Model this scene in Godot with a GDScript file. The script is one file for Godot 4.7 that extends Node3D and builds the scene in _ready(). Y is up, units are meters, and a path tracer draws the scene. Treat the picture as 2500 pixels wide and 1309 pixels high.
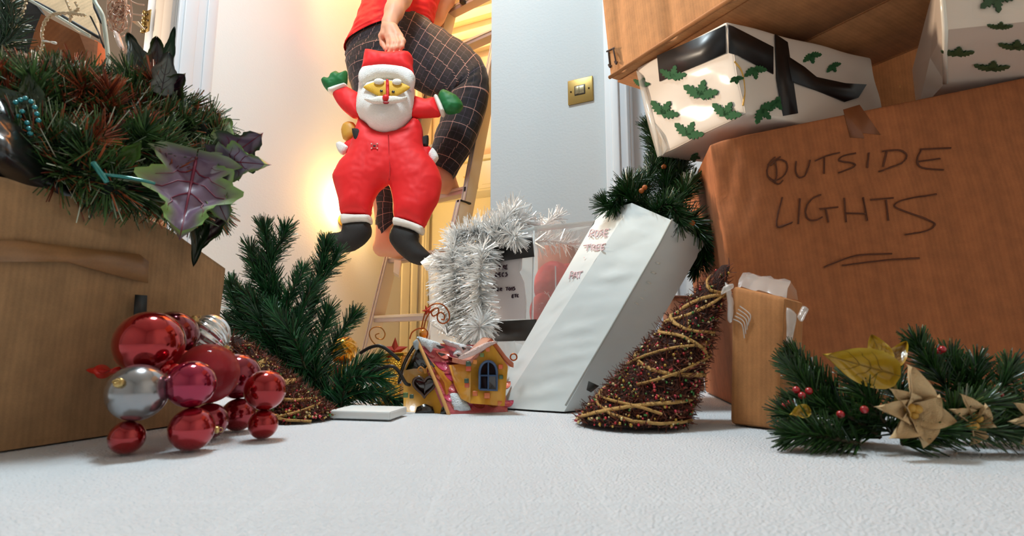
extends Node3D
# A hallway and the front of a room full of boxes of decorations; a low camera looks slightly up.
const F := 1350.0
const PITCH := 8.26
const EYE := Vector3(0, 0.10, 0)
const SIDE := Vector3(0.906, 0, 0.423)    # along the walls that face the camera
const AWAY := Vector3(0.423, 0, -0.906)   # along the walls that lead away
var cam: Camera3D
var rng := RandomNumberGenerator.new()
var counts := {}
var mats := {}
var noise_bump: NoiseTexture2D
var noise_fine: NoiseTexture2D
var noise_cloth: NoiseTexture2D
var card_tex: ImageTexture

# ---------- projection: where a point of the picture lies at a given distance ----------
func ray(px: float, py: float) -> Vector3:
	var d := Vector3((px - 1250.0) / F, -(py - 654.5) / F, -1.0)
	return d.rotated(Vector3.RIGHT, deg_to_rad(PITCH))
func P(px: float, py: float, d: float) -> Vector3:
	var r := ray(px, py)
	return EYE + r * (d / -r.z)
func on(px: float, py: float, pl: Plane) -> Vector3:
	return pl.intersects_ray(EYE, ray(px, py))
func ground(px: float, d: float, y := 0.0) -> Vector3:
	var r := ray(px, 850.0)
	var p := EYE + r * (d / -r.z)
	return Vector3(p.x, y, p.z)
func PL(a: Array, d: float) -> PackedVector3Array:
	var o := PackedVector3Array()
	for i in range(0, a.size(), 2): o.append(P(a[i], a[i + 1], d))
	return o
func P3(a: Array) -> PackedVector3Array:
	var o := PackedVector3Array()
	for i in range(0, a.size(), 3): o.append(P(a[i], a[i + 1], a[i + 2]))
	return o
func rn(a: float, b: float) -> float: return rng.randf_range(a, b)
func rv() -> Vector3:
	return Vector3(rng.randfn(), rng.randfn(), rng.randfn()).normalized()
func lin(r: int, g: int, b: int) -> Color: return Color8(r, g, b).srgb_to_linear()

# ---------- a mesh being built ----------
class M:
	var st := SurfaceTool.new()
	var col := Color.WHITE
	func _init(flat := false) -> void:
		st.begin(Mesh.PRIMITIVE_TRIANGLES)
		if flat: st.set_smooth_group(-1)
	func v(p: Vector3, uv := Vector2.ZERO) -> void:
		st.set_color(col); st.set_uv(uv); st.add_vertex(p)
	func tri(a: Vector3, b: Vector3, c: Vector3) -> void:
		v(a); v(b); v(c)
	func quad(a: Vector3, b: Vector3, c: Vector3, d: Vector3, ua := Vector2.ZERO, ub := Vector2.ZERO, uc := Vector2.ZERO, ud := Vector2.ZERO) -> void:
		v(a, ua); v(b, ub); v(c, uc); v(a, ua); v(c, uc); v(d, ud)
	# rows of points; uv in metres unless s is 0
	func grid(rows: Array, closed := false, us := 1.0, cols: Array = []) -> void:
		var n: int = rows[0].size()
		var m := n if closed else n - 1
		var vv := 0.0
		for i in rows.size() - 1:
			var a: PackedVector3Array = rows[i]
			var b: PackedVector3Array = rows[i + 1]
			var dv := a[n / 2].distance_to(b[n / 2]) * us
			var uu := 0.0
			for j in m:
				var k := (j + 1) % n
				var du := maxf(a[j].distance_to(a[k]), b[j].distance_to(b[k])) * us
				if cols.size():
					var c0: Color = cols[i][j]; var c1: Color = cols[i][k]; var c2: Color = cols[i + 1][k]; var c3: Color = cols[i + 1][j]
					col = c0; v(a[j], Vector2(uu, vv)); col = c1; v(a[k], Vector2(uu + du, vv)); col = c2; v(b[k], Vector2(uu + du, vv + dv))
					col = c0; v(a[j], Vector2(uu, vv)); col = c2; v(b[k], Vector2(uu + du, vv + dv)); col = c3; v(b[j], Vector2(uu, vv + dv))
				else:
					quad(a[j], a[k], b[k], b[j], Vector2(uu, vv), Vector2(uu + du, vv), Vector2(uu + du, vv + dv), Vector2(uu, vv + dv))
				uu += du
			vv += dv
	func cap(ring: PackedVector3Array) -> void:
		var c := Vector3.ZERO
		for p in ring: c += p
		c /= ring.size()
		for j in ring.size(): tri(c, ring[j], ring[(j + 1) % ring.size()])
	# rings of [centre, U, V]
	func loft(rings: Array, n := 16, us := 1.0, caps := true, wob := 0.0, seed_ := 0.0) -> void:
		var rows := []
		for i in rings.size():
			var r = rings[i]
			var row := PackedVector3Array()
			for j in n:
				var a := TAU * j / n
				var k := 1.0 + wob * (sin(a * 3.0 + i * 1.7 + seed_) * 0.5 + sin(a * 5.0 - i * 2.3 + seed_ * 2.0) * 0.35 + sin(a * 8.0 + i * 4.1) * 0.2)
				row.append(r[0] + (r[1] * cos(a) + r[2] * sin(a)) * k)
			rows.append(row)
		grid(rows, true, us)
		if caps: cap(rows[0]); cap(rows[-1])
	func tube(pts: PackedVector3Array, radii, n := 8, us := 1.0, caps := true, flat := 1.0, wob := 0.0) -> void:
		var rings := []
		var up := Vector3(0.13, 0.31, 0.94)
		for i in pts.size():
			var t := (pts[mini(i + 1, pts.size() - 1)] - pts[maxi(i - 1, 0)]).normalized()
			var u := (up - t * up.dot(t)).normalized()
			up = u
			var w := t.cross(u)
			var r: float = radii[i] if radii is Array or radii is PackedFloat32Array else radii
			rings.append([pts[i], u * r, w * r * flat])
		loft(rings, n, us, caps, wob)
	func ball(c: Vector3, r: Vector3, n := 16, b := Basis.IDENTITY) -> void:
		var rows := []
		for i in n + 1:
			var th := PI * i / n
			var row := PackedVector3Array()
			for j in 2 * n:
				var ph := PI * j / n
				row.append(c + b * (Vector3(sin(th) * cos(ph), cos(th), sin(th) * sin(ph)) * r))
			rows.append(row)
		grid(rows, true)
	# profile points (radius, height) turned round an axis
	func lathe(prof: PackedVector2Array, at: Vector3, b := Basis.IDENTITY, n := 32, ribs := 0, rib := 0.0) -> void:
		var rows := []
		for q in prof:
			var row := PackedVector3Array()
			for j in n:
				var a := TAU * j / n
				var k := 1.0 + (rib * cos(a * ribs) if ribs else 0.0)
				row.append(at + b * Vector3(q.x * k * cos(a), q.y, q.x * k * sin(a)))
			rows.append(row)
		grid(rows, true)
	# eight corners (x fastest, then y, then z) joined into a box with rounded edges
	func rbox(c: Array, r := 0.004, m := 2, wob = null) -> void:
		var l := Vector3((c[1] - c[0]).length() + (c[7] - c[6]).length(), (c[2] - c[0]).length() + (c[7] - c[5]).length(), (c[4] - c[0]).length() + (c[7] - c[3]).length()) * 0.5
		r = minf(r, minf(l.x, minf(l.y, l.z)) * 0.49)
		var ts := []
		for ax in 3:
			var t := [0.0, r * 0.35, r]
			for k in range(1, m): t.append(lerpf(r, l[ax] - r, float(k) / m))
			t.append_array([l[ax] - r, l[ax] - r * 0.35, l[ax]])
			ts.append(t)
		for ax in 3:
			var ua := (ax + 1) % 3
			var va := (ax + 2) % 3
			for side in 2:
				var rows := []
				for tv in ts[va]:
					var row := PackedVector3Array()
					for tu in ts[ua]:
						var p := Vector3.ZERO
						p[ax] = l[ax] * side; p[ua] = tu; p[va] = tv
						var q := p.clamp(Vector3.ONE * r, l - Vector3.ONE * r)
						var d := p - q
						if d.length() > 1e-7: p = q + d.normalized() * r
						p /= l
						var w: Vector3 = c[0].lerp(c[1], p.x).lerp(c[2].lerp(c[3], p.x), p.y).lerp(c[4].lerp(c[5], p.x).lerp(c[6].lerp(c[7], p.x), p.y), p.z)
						if wob != null: w = wob.call(w)
						row.append(w)
					rows.append(row)
				# keep u across, v up: turn faces whose first axis is up
				if ua == 1:
					var tr := []
					for j in rows[0].size():
						var row2 := PackedVector3Array()
						for i in rows.size(): row2.append(rows[i][j])
						tr.append(row2)
					rows = tr
				grid(rows)
	func box(c: Vector3, s: Vector3, r := 0.003, b := Basis.IDENTITY, m := 1) -> void:
		var o := []
		for k in 8: o.append(c + b * (s * Vector3((k & 1) - 0.5, ((k >> 1) & 1) - 0.5, ((k >> 2) & 1) - 0.5)))
		rbox(o, r, m)
	# a flat outline blown up on both sides: thick where it is far from its edge
	func pillow(line: PackedVector3Array, th: float, c := Vector3.INF, rings := 6, nrm := Vector3(0, 0, 1), flat := 0.0) -> void:
		if c == Vector3.INF:
			c = Vector3.ZERO
			for p in line: c += p
			c /= line.size()
		var pts := PackedVector3Array()
		var n := line.size()
		for i in n:
			for k in 3:
				var t := k / 3.0
				pts.append(line[i].cubic_interpolate(line[(i + 1) % n], line[(i - 1 + n) % n], line[(i + 2) % n], t).lerp(line[i].lerp(line[(i + 1) % n], t), 0.35))
		n = pts.size()
		var bx := (pts[n / 3] - c)
		bx = (bx - nrm * bx.dot(nrm)).normalized()
		var by := nrm.cross(bx)
		var edge := PackedVector2Array()
		for p in pts: edge.append(Vector2((p - c).dot(bx), (p - c).dot(by)))
		var box := Rect2(edge[0], Vector2.ZERO)
		for q in edge: box = box.expand(q)
		var step := maxf(box.size.x, box.size.y) / (rings * 2.4)
		var all := edge.duplicate()
		var y := box.position.y
		var odd := false
		while y < box.end.y:
			var x := box.position.x + (step * 0.5 if odd else 0.0)
			while x < box.end.x:
				all.append(Vector2(x, y)); x += step
			y += step * 0.87
			odd = not odd
		for k in [0.10, 0.28, 0.55]:
			for poly in Geometry2D.offset_polygon(edge, -step * k * 1.3):
				all.append_array(poly)
		var ks := PackedVector2Array(); var es := PackedFloat32Array()
		var far := 0.0
		for i in all.size():
			var q := all[i]
			var e := 0.0
			if i >= n:
				if not Geometry2D.is_point_in_polygon(q, edge): continue
				e = 1e9
				for j in n: e = minf(e, q.distance_squared_to(Geometry2D.get_closest_point_to_segment(q, edge[j], edge[(j + 1) % n])))
				e = sqrt(e)
				if e < step * 0.08: continue
				var near := false
				for j in range(n, ks.size()):
					if ks[j].distance_squared_to(q) < step * step * 0.02: near = true; break
				if near: continue
			far = maxf(far, e)
			ks.append(q); es.append(e)
		var reach := far * (1.0 - flat * 0.8)
		var ix := Geometry2D.triangulate_delaunay(ks)
		for t in range(0, ix.size(), 3):
			var m := (ks[ix[t]] + ks[ix[t + 1]] + ks[ix[t + 2]]) / 3.0
			if not Geometry2D.is_point_in_polygon(m, edge): continue
			for s in [1.0, -1.0]:
				var tv := []
				for k in 3:
					var u: float = 1.0 - minf(es[ix[t + k]] / reach, 1.0)
					tv.append(c + bx * ks[ix[t + k]].x + by * ks[ix[t + k]].y + nrm * (s * th * sqrt(maxf(0.0, 1.0 - u * u))))
				var fn: Vector3 = (tv[1] - tv[0]).cross(tv[2] - tv[0])
				if fn.dot(nrm) * s > 0.0: tri(tv[0], tv[2], tv[1])
				else: tri(tv[0], tv[1], tv[2])
	# a plate with that outline
	func plate(line: PackedVector3Array, back: Vector3) -> void:
		var n := line.size()
		var nrm := -back.normalized()
		var bx := (line[1] - line[0]).normalized()
		bx = (bx - nrm * bx.dot(nrm)).normalized()
		var by := nrm.cross(bx)
		var flat2 := PackedVector2Array()
		for p in line: flat2.append(Vector2((p - line[0]).dot(bx), (p - line[0]).dot(by)))
		var ix := Geometry2D.triangulate_polygon(flat2)
		for i in range(0, ix.size(), 3):
			for k in 3: v(line[ix[i + k]], flat2[ix[i + k]])
			for k in [0, 2, 1]: v(line[ix[i + k]] + back, flat2[ix[i + k]])
		for i in n:
			var a := line[i]
			var b := line[(i + 1) % n]
			quad(a, b, b + back, a + back, flat2[i], flat2[(i + 1) % n], flat2[(i + 1) % n], flat2[i])
	# a flat band along a line lying on a plane
	func ribbon(pts: PackedVector3Array, nrm: Vector3, w: float, lift := 0.0006) -> void:
		var a := PackedVector3Array()
		var b := PackedVector3Array()
		for i in pts.size():
			var t := (pts[mini(i + 1, pts.size() - 1)] - pts[maxi(i - 1, 0)]).normalized()
			var s := nrm.cross(t).normalized() * w * 0.5
			a.append(pts[i] + nrm * lift + s); b.append(pts[i] + nrm * lift - s)
		grid([a, b])
		var c := a.duplicate(); var d := b.duplicate()
		for i in c.size(): c[i] -= nrm * lift * 0.8; d[i] -= nrm * lift * 0.8
		grid([b, d]); grid([c, a])
	func done() -> ArrayMesh:
		st.generate_normals()
		return st.commit()

func smooth(a: PackedVector3Array, k := 4) -> PackedVector3Array:
	var o := PackedVector3Array()
	var n := a.size()
	for i in n - 1:
		for j in k:
			o.append(a[i].cubic_interpolate(a[i + 1], a[maxi(i - 1, 0)], a[mini(i + 2, n - 1)], float(j) / k))
	o.append(a[-1])
	return o
func radii(a: Array, k := 4) -> PackedFloat32Array:
	var o := PackedFloat32Array()
	for i in a.size() - 1:
		for j in k: o.append(lerpf(a[i], a[i + 1], float(j) / k))
	o.append(a[-1])
	return o

# ---------- things, parts, setting ----------
func numbered(called: String) -> String:
	counts[called] = counts.get(called, -1) + 1
	return called if counts[called] == 0 else "%s_%03d" % [called, counts[called]]
func thing(called: String, label: String, category: String, at := Vector3.ZERO, group := "") -> Node3D:
	var o := Node3D.new()
	o.name = numbered(called)
	add_child(o)
	o.position = at
	tag(o, label, category, group)
	return o
func tag(o: Node, label: String, category: String, group := "") -> void:
	o.set_meta("label", label); o.set_meta("category", category)
	if group: o.set_meta("group", group)
func origin_of(n: Node) -> Vector3:
	var p := Vector3.ZERO
	while n is Node3D and n != self:
		p += n.position
		n = n.get_parent()
	return p
func part(called: String, m: M, mat: Material, parent: Node, label := "") -> MeshInstance3D:
	var o := MeshInstance3D.new()
	o.name = called if parent != self else numbered(called)
	o.mesh = m.done()
	o.material_override = mat
	o.position = -origin_of(parent)
	if label: o.set_meta("label", label)
	parent.add_child(o, true)
	return o
func struct(called: String, m: M, mat: Material, label: String, category: String) -> MeshInstance3D:
	var o := part(called, m, mat, self)
	o.set_meta("kind", "structure")
	tag(o, label, category)
	return o
func many(called: String, mesh: Mesh, mat: Material, ts: Array, cols: Array, parent: Node) -> MultiMeshInstance3D:
	var mm := MultiMesh.new()
	mm.transform_format = MultiMesh.TRANSFORM_3D
	mm.use_colors = true
	mm.mesh = mesh
	mm.instance_count = ts.size()
	for i in ts.size():
		mm.set_instance_transform(i, ts[i]); mm.set_instance_color(i, cols[i])
	var o := MultiMeshInstance3D.new()
	o.name = called; o.multimesh = mm; o.material_override = mat
	o.position = -origin_of(parent)
	o.set_meta("kind", "stuff")
	parent.add_child(o, true)
	return o

# ---------- materials ----------
func noise(freq: float, oct: int, normal: bool, bump := 4.0, size := 256, s := 3) -> NoiseTexture2D:
	var f := FastNoiseLite.new()
	f.noise_type = FastNoiseLite.TYPE_SIMPLEX_SMOOTH
	f.seed = s; f.frequency = freq; f.fractal_octaves = oct
	var t := NoiseTexture2D.new()
	t.width = size; t.height = size; t.seamless = true; t.noise = f; t.as_normal_map = normal; t.bump_strength = bump
	return t
func mat(r: int, g: int, b: int, rough := 0.7, metal := 0.0, extra := {}) -> StandardMaterial3D:
	var key := str([r, g, b, rough, metal, extra])
	if mats.has(key): return mats[key]
	var m := StandardMaterial3D.new()
	m.albedo_color = Color8(r, g, b)
	m.roughness = rough; m.metallic = metal
	if extra.has("bump"):
		m.heightmap_enabled = true; m.heightmap_texture = extra.bump; m.heightmap_scale = extra.get("bump_cm", 0.1)
		m.uv1_triplanar = true; m.uv1_scale = Vector3.ONE * extra.get("scale", 8.0)
	if extra.has("tex"):
		m.albedo_texture = extra.tex
		if not extra.has("bump"): m.uv1_scale = Vector3.ONE * extra.get("scale", 4.0)
		if extra.get("texbump", 0.0) > 0.0:
			m.heightmap_enabled = true; m.heightmap_texture = extra.tex; m.heightmap_scale = extra.texbump
	if extra.has("rim"): m.rim_enabled = true; m.rim = extra.rim; m.rim_tint = 0.5
	if extra.has("coat"): m.clearcoat_enabled = true; m.clearcoat = extra.coat; m.clearcoat_roughness = 0.08
	if extra.has("vc"): m.vertex_color_use_as_albedo = true
	if extra.has("sss"): m.subsurf_scatter_enabled = true; m.subsurf_scatter_strength = extra.sss
	if extra.has("back"): m.backlight_enabled = true; m.backlight = extra.back
	if extra.has("glow"): m.emission_enabled = true; m.emission = Color8(r, g, b); m.emission_energy_multiplier = extra.glow
	if extra.has("alpha"):
		m.transparency = BaseMaterial3D.TRANSPARENCY_ALPHA; m.albedo_color.a = extra.alpha
		if extra.has("cull"): m.cull_mode = BaseMaterial3D.CULL_DISABLED
	mats[key] = m
	return m
func card(r: int, g: int, b: int) -> StandardMaterial3D:
	return mat(r, g, b, 0.85, 0.0, {"tex": card_tex, "scale": 4.0, "texbump": 0.05})
func make_textures() -> void:
	noise_bump = noise(0.02, 4, false)
	noise_fine = noise(0.12, 3, false, 4.0, 256, 9)
	noise_cloth = noise(0.012, 3, false, 4.0, 256, 5)
	var im := Image.create(256, 256, false, Image.FORMAT_RGB8)
	var fl := FastNoiseLite.new(); fl.seed = 11; fl.frequency = 0.03; fl.fractal_octaves = 3
	var streak := FastNoiseLite.new(); streak.seed = 4; streak.frequency = 0.05
	for x in 256:
		var flute := 0.5 + 0.5 * cos(TAU * x / 256.0 * 40.0)
		var st2 := streak.get_noise_2d(x, 0.0) * (1.0 - x / 256.0) + streak.get_noise_2d(x - 256.0, 0.0) * (x / 256.0)
		for y in 256:
			var n := fl.get_noise_2d(x, y) * 0.06
			var k := clampf(0.90 + 0.035 * (flute - 0.5) + st2 * 0.09 + n + rng.randf_range(-0.025, 0.025), 0.0, 1.0)
			im.set_pixel(x, y, Color(k, k * 0.99, k * 0.975))
	card_tex = ImageTexture.create_from_image(im)

func _ready() -> void:
	rng.seed = 20
	# camera
	cam = Camera3D.new()
	cam.name = "camera"
	cam.near = 0.02; cam.far = 60.0
	var lens := CameraAttributesPhysical.new()
	lens.frustum_focal_length = 24.0 * F / 1309.0
	lens.frustum_near = 0.02; lens.frustum_far = 60.0
	lens.frustum_focus_distance = 1.75
	lens.exposure_aperture = 13.0
	cam.attributes = lens
	cam.position = EYE
	cam.rotation_degrees = Vector3(PITCH, 0, 0)
	cam.fov = rad_to_deg(2.0 * atan(654.5 / F))
	add_child(cam)
	cam.current = true
	# air and exposure
	var we := WorldEnvironment.new()
	we.name = "environment"
	var e := Environment.new()
	e.background_mode = Environment.BG_COLOR
	e.background_color = Color8(200, 210, 225)
	e.tonemap_mode = Environment.TONE_MAPPER_LINEAR
	e.tonemap_exposure = 0.5
	e.sdfgi_enabled = true; e.ssao_enabled = true; e.ssil_enabled = true
	we.environment = e
	add_child(we)
	make_textures()
	lights()
	room()
	build_things()

# ---------- lights ----------
func area(called: String, at: Vector3, to: Vector3, size: float, energy: float, c: Color) -> void:
	var l := AreaLight3D.new()
	l.name = called
	l.area_size = Vector2(size, size)
	l.area_normalize_energy = true
	l.light_energy = energy; l.light_color = c; l.shadow_enabled = true
	l.set("area_range", 12.0)
	add_child(l)
	l.look_at_from_position(at, to, Vector3(0.1, 0.2, 1).normalized())
func omni(called: String, at: Vector3, size: float, energy: float, c: Color) -> void:
	var l := OmniLight3D.new()
	l.name = called
	l.light_size = size; l.light_energy = energy; l.light_color = c; l.shadow_enabled = true
	l.omni_range = 12.0; l.omni_attenuation = 2.0
	add_child(l)
	l.position = at
const CEIL := Vector3(-0.48, 2.28, -1.0)
const SIDE_LAMP := Vector3(-2.66, 1.30, -1.85)
const LOFT_LAMP := Vector3(-0.668, 3.05, -1.837)
func lights() -> void:
	area("ceiling_light_glow", CEIL, CEIL + Vector3(0, -1, 0.001), 0.34, 8.4, Color8(222, 242, 251))
	area("side_lamp_glow", SIDE_LAMP + Vector3(0.06, 0, 0.02), Vector3(0.3, 0.35, -0.95), 0.22, 15.0, Color8(255, 234, 208))
	omni("loft_lamp_glow", LOFT_LAMP, 0.06, 8.2, Color8(255, 222, 164))
	omni("wall_lamp_glow", P(866, 500, 2.56), 0.03, 0.45, Color8(255, 208, 120))

# ---------- the room ----------
# s metres along the walls that lead away, l metres across, h up
func W(s: float, l: float, h := 0.0) -> Vector3:
	return Vector3(-1.112, h, -1.95) + AWAY * s + SIDE * l
func slab(s0: float, s1: float, l0: float, l1: float, h0: float, h1: float, m: M = null, r := 0.004) -> M:
	if m == null: m = M.new()
	var c := []
	for k in 8: c.append(W(s1 if k & 4 else s0, l1 if k & 1 else l0, h1 if k & 2 else h0))
	m.rbox(c, r, 1)
	return m
func room() -> void:
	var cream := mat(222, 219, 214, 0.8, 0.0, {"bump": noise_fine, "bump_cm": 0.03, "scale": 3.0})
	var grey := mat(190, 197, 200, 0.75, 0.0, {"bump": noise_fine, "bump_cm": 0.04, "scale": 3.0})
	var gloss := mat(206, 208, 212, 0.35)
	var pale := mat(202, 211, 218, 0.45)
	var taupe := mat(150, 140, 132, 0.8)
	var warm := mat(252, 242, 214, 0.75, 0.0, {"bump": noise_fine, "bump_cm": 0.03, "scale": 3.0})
	var loft := mat(205, 170, 125, 0.8)
	struct("floor", slab(-2.9, 1.6, -1.7, 3.3, -0.1, 0.0), mat(224, 226, 229, 0.9, 0.0, {"bump": noise_fine, "bump_cm": 0.25, "scale": 9.0}), "off-white short pile carpet under all the boxes and decorations", "floor")
	# ceiling with the loft opening above the ladder
	var c := slab(-2.9, 0.22, -1.7, 3.3, 2.4, 2.5)
	slab(1.3, 1.6, -1.7, 3.3, 2.4, 2.5, c)
	slab(0.22, 1.3, 0.85, 3.3, 2.4, 2.5, c)
	slab(0.22, 1.3, -1.7, 0.02, 2.4, 2.5, c)
	struct("ceiling", c, mat(244, 242, 238, 0.85), "white ceiling with a square loft opening above the ladder", "ceiling")
	var lw := slab(-0.1, 1.3, -0.25, -0.1, 2.5, 3.5)
	slab(-0.1, 1.3, 1.0, 1.1, 2.5, 3.5, lw)
	slab(-0.25, -0.1, -0.25, 1.1, 2.5, 3.5, lw)
	slab(1.3, 1.4, -0.25, 1.1, 2.5, 3.5, lw)
	slab(-0.25, 1.4, -0.25, 1.1, 3.5, 3.6, lw)
	struct("wall_loft", lw, loft, "timber lining of the loft space above the ladder", "wall")
	# the wall that leads away behind the hanging plush figure, with the doorway on its near side
	var wl := slab(-0.1, 1.44, -0.12, 0.0, 0.0, 2.4)
	slab(-2.9, -0.97, -0.12, 0.0, 0.0, 2.4, wl)
	slab(-0.97, -0.1, -0.12, 0.0, 2.06, 2.4, wl)
	struct("wall_left", wl, cream, "cream wall leading away behind the man and the ladder", "wall")
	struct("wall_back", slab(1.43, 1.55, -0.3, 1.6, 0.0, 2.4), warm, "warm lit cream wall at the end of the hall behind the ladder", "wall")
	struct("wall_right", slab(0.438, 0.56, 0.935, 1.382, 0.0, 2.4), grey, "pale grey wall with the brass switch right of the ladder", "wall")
	# the part of the right wall above and beside the pale door, and the rest of the shell
	var rr := slab(0.438, 0.56, 1.382, 2.36, 2.08, 2.4)
	slab(0.438, 0.56, 2.28, 3.3, 0.0, 2.4, rr)
	slab(0.56, 1.5, 1.5, 1.6, 0.0, 2.4, rr)
	struct("wall_side", rr, grey, "grey wall around the pale panelled door behind the right stack", "wall")
	var fr := slab(-3.02, -2.9, -1.7, 3.3, 0.0, 2.4)
	slab(-2.9, 0.5, 3.2, 3.3, 0.0, 2.4, fr)
	struct("wall_front", fr, cream, "cream walls behind and to the right of the camera", "wall")
	var sr := slab(-2.9, 1.6, -1.7, -1.6, 0.0, 2.4)
	slab(1.5, 1.6, -1.7, 0.0, 0.0, 2.4, sr)
	struct("wall_beyond", sr, taupe, "taupe wall of the side room seen past the open door", "wall")
	# doorway on the left: lining, architrave with a rebate, open leaf and hinge
	var tr := slab(-0.17, -0.1, -0.12, 0.0, 0.0, 2.06)
	slab(-0.182, -0.17, -0.05, 0.0, 0.0, 2.06, tr, 0.002)
	struct("trim_1", tr, taupe, "taupe lining of the left doorway", "door frame")
	var ar := slab(-0.165, -0.02, 0.0, 0.014, 0.0, 2.13)
	slab(-0.15, -0.10, 0.014, 0.022, 0.0, 2.12, ar)
	slab(-0.065, -0.03, 0.014, 0.020, 0.0, 2.12, ar)
	struct("trim_2", ar, gloss, "white moulded architrave of the left doorway", "architrave")
	var leaf := M.new()
	var q := W(-0.16, -0.155, 1.0)
	var dl := (SIDE * -0.30 + AWAY * 0.95).normalized()
	leaf.box(q + dl * 0.36, Vector3(0.72, 2.0, 0.04), 0.003, Basis(dl, Vector3.UP, dl.cross(Vector3.UP)))
	var door := struct("door_1", leaf, gloss, "open white door leaf seen edge on at the left doorway", "door")
	var hm := M.new()
	var hb := Basis(SIDE, Vector3.UP, SIDE.cross(Vector3.UP))
	var hp := P(352, 55, 1.86)
	hm.box(hp + SIDE * 0.018, Vector3(0.034, 0.085, 0.003), 0.0012, hb)
	for k in 5: hm.lathe(PackedVector2Array([Vector2(0, -0.0082), Vector2(0.006, -0.0082), Vector2(0.006, 0.0082), Vector2(0, 0.0082)]), hp + Vector3(0, (k - 2) * 0.0172, 0.004), Basis.IDENTITY, 12)
	part("hinge", hm, mat(150, 122, 72, 0.35, 0.9), door, "brass butt hinge with countersunk screws")
	for k in 3:
		var sc := M.new()
		sc.ball(hp + SIDE * (0.018 if k != 1 else 0.024) + Vector3(0, 0.026 * (k - 1), 0.003), Vector3(0.0045, 0.0045, 0.002), 6)
		part("screw", sc, mat(70, 55, 35, 0.4, 0.9), door)
	# pale door behind the right hand stack
	var fa := slab(0.405, 0.438, 1.376, 1.452, 0.0, 2.10)
	slab(0.436, 0.56, 1.380, 1.456, 0.0, 2.10, fa)
	slab(0.395, 0.405, 1.40, 1.425, 0.0, 2.10, fa)
	slab(0.405, 0.438, 1.386, 2.30, 2.04, 2.11, fa)
	struct("trim_3", fa, pale, "pale moulded door frame beside the grey wall", "door frame")
	var d2 := slab(0.47, 0.50, 1.45, 2.28, 0.0, 2.05)
	var dd := struct("door_2", d2, pale, "pale blue-grey panelled door behind the leaning white carton", "door")
	for y in [[0.12, 0.50], [0.56, 1.25], [1.32, 1.92]]:
		for x in [[1.56, 1.82], [1.90, 2.18]]:
			var pm := M.new()
			for e in [[x[0], x[1], y[0], y[0] + 0.018], [x[0], x[1], y[1] - 0.018, y[1]], [x[0], x[0] + 0.018, y[0], y[1]], [x[1] - 0.018, x[1], y[0], y[1]]]:
				slab(0.458, 0.471, e[0], e[1], e[2], e[3], pm)
			part("panel_moulding", pm, mat(236, 240, 243, 0.35), dd)
	# end of the hall: casing of a cupboard, a run of little cupboards and mouldings above them
	var cs := M.new()
	slab(1.18, 1.25, 0.0, 0.012, 0.0, 1.9, cs)
	slab(1.26, 1.31, 0.0, 0.022, 0.0, 1.9, cs)
	slab(1.35, 1.41, 0.0, 0.030, 0.0, 1.9, cs)
	slab(1.365, 1.395, 0.03, 0.036, 0.0, 1.9, cs)
	struct("trim_4", cs, mat(246, 238, 214, 0.4), "cream ribbed door casing at the far end of the left wall", "architrave")
	var tm := M.new()
	slab(1.36, 1.43, -0.0, 1.5, 1.92, 1.97, tm)
	slab(1.39, 1.43, -0.0, 1.5, 1.86, 1.92, tm)
	slab(1.38, 1.43, -0.0, 1.5, 2.06, 2.12, tm)
	slab(1.32, 1.43, -0.0, 1.5, 2.20, 2.38, tm)
	struct("trim_5", tm, mat(246, 236, 206, 0.5), "stepped cream mouldings high on the hall end wall", "moulding")
	var sh := thing("wall_cupboard", "low run of little cream cupboards with ornate handles on the hall end wall", "cupboard", W(1.4, 0.6, 0.93))
	part("carcass", slab(1.30, 1.43, 0.02, 1.2, 0.955, 1.13), mat(246, 238, 212, 0.5), sh)
	part("cornice", slab(1.285, 1.43, 0.02, 1.2, 1.13, 1.155), mat(240, 226, 180, 0.5), sh)
	for k in 6:
		var l0 := 0.04 + k * 0.19
		var dm := slab(1.288, 1.30, l0, l0 + 0.18, 0.965, 1.12)
		slab(1.282, 1.290, l0 + 0.025, l0 + 0.155, 0.985, 1.10, dm)
		var dr := part("door", dm, mat(248, 240, 216, 0.45), sh)
		var hd := slab(1.268, 1.284, l0 + 0.13, l0 + 0.137, 1.0, 1.06)
		slab(1.268, 1.284, l0 + 0.105, l0 + 0.155, 1.035, 1.042, hd)
		part("handle", hd, mat(206, 186, 130, 0.4, 0.3), dr)
	# lamps that light the place, out of the picture
	var cl := thing("ceiling_light", "round white ceiling light above the front of the room", "lamp", CEIL)
	var gm := M.new()
	gm.lathe(PackedVector2Array([Vector2(0, 0.01), Vector2(0.17, 0.01), Vector2(0.19, 0.03), Vector2(0.19, 0.12), Vector2(0, 0.12)]), CEIL, Basis.IDENTITY, 40)
	part("diffuser", gm, mat(255, 250, 240, 0.5, 0.0, {"glow": 2.0}), cl)
	var sl := thing("side_lamp", "square white studio lamp on a stand past the left doorway", "lamp", Vector3(SIDE_LAMP.x, 0, SIDE_LAMP.z))
	var sb := Basis.looking_at(Vector3(0.3, 0.35, -0.95) - SIDE_LAMP)
	var sm := M.new()
	sm.box(SIDE_LAMP - Vector3(0.03, 0, 0.01), Vector3(0.24, 0.24, 0.12), 0.01, sb)
	part("lamp_head", sm, mat(240, 238, 230, 0.5), sl)
	var ss := M.new()
	ss.tube(PackedVector3Array([Vector3(SIDE_LAMP.x - 0.04, 0.0, SIDE_LAMP.z - 0.01), SIDE_LAMP - Vector3(0.04, 0.1, 0.01)]), 0.012, 10)
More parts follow.
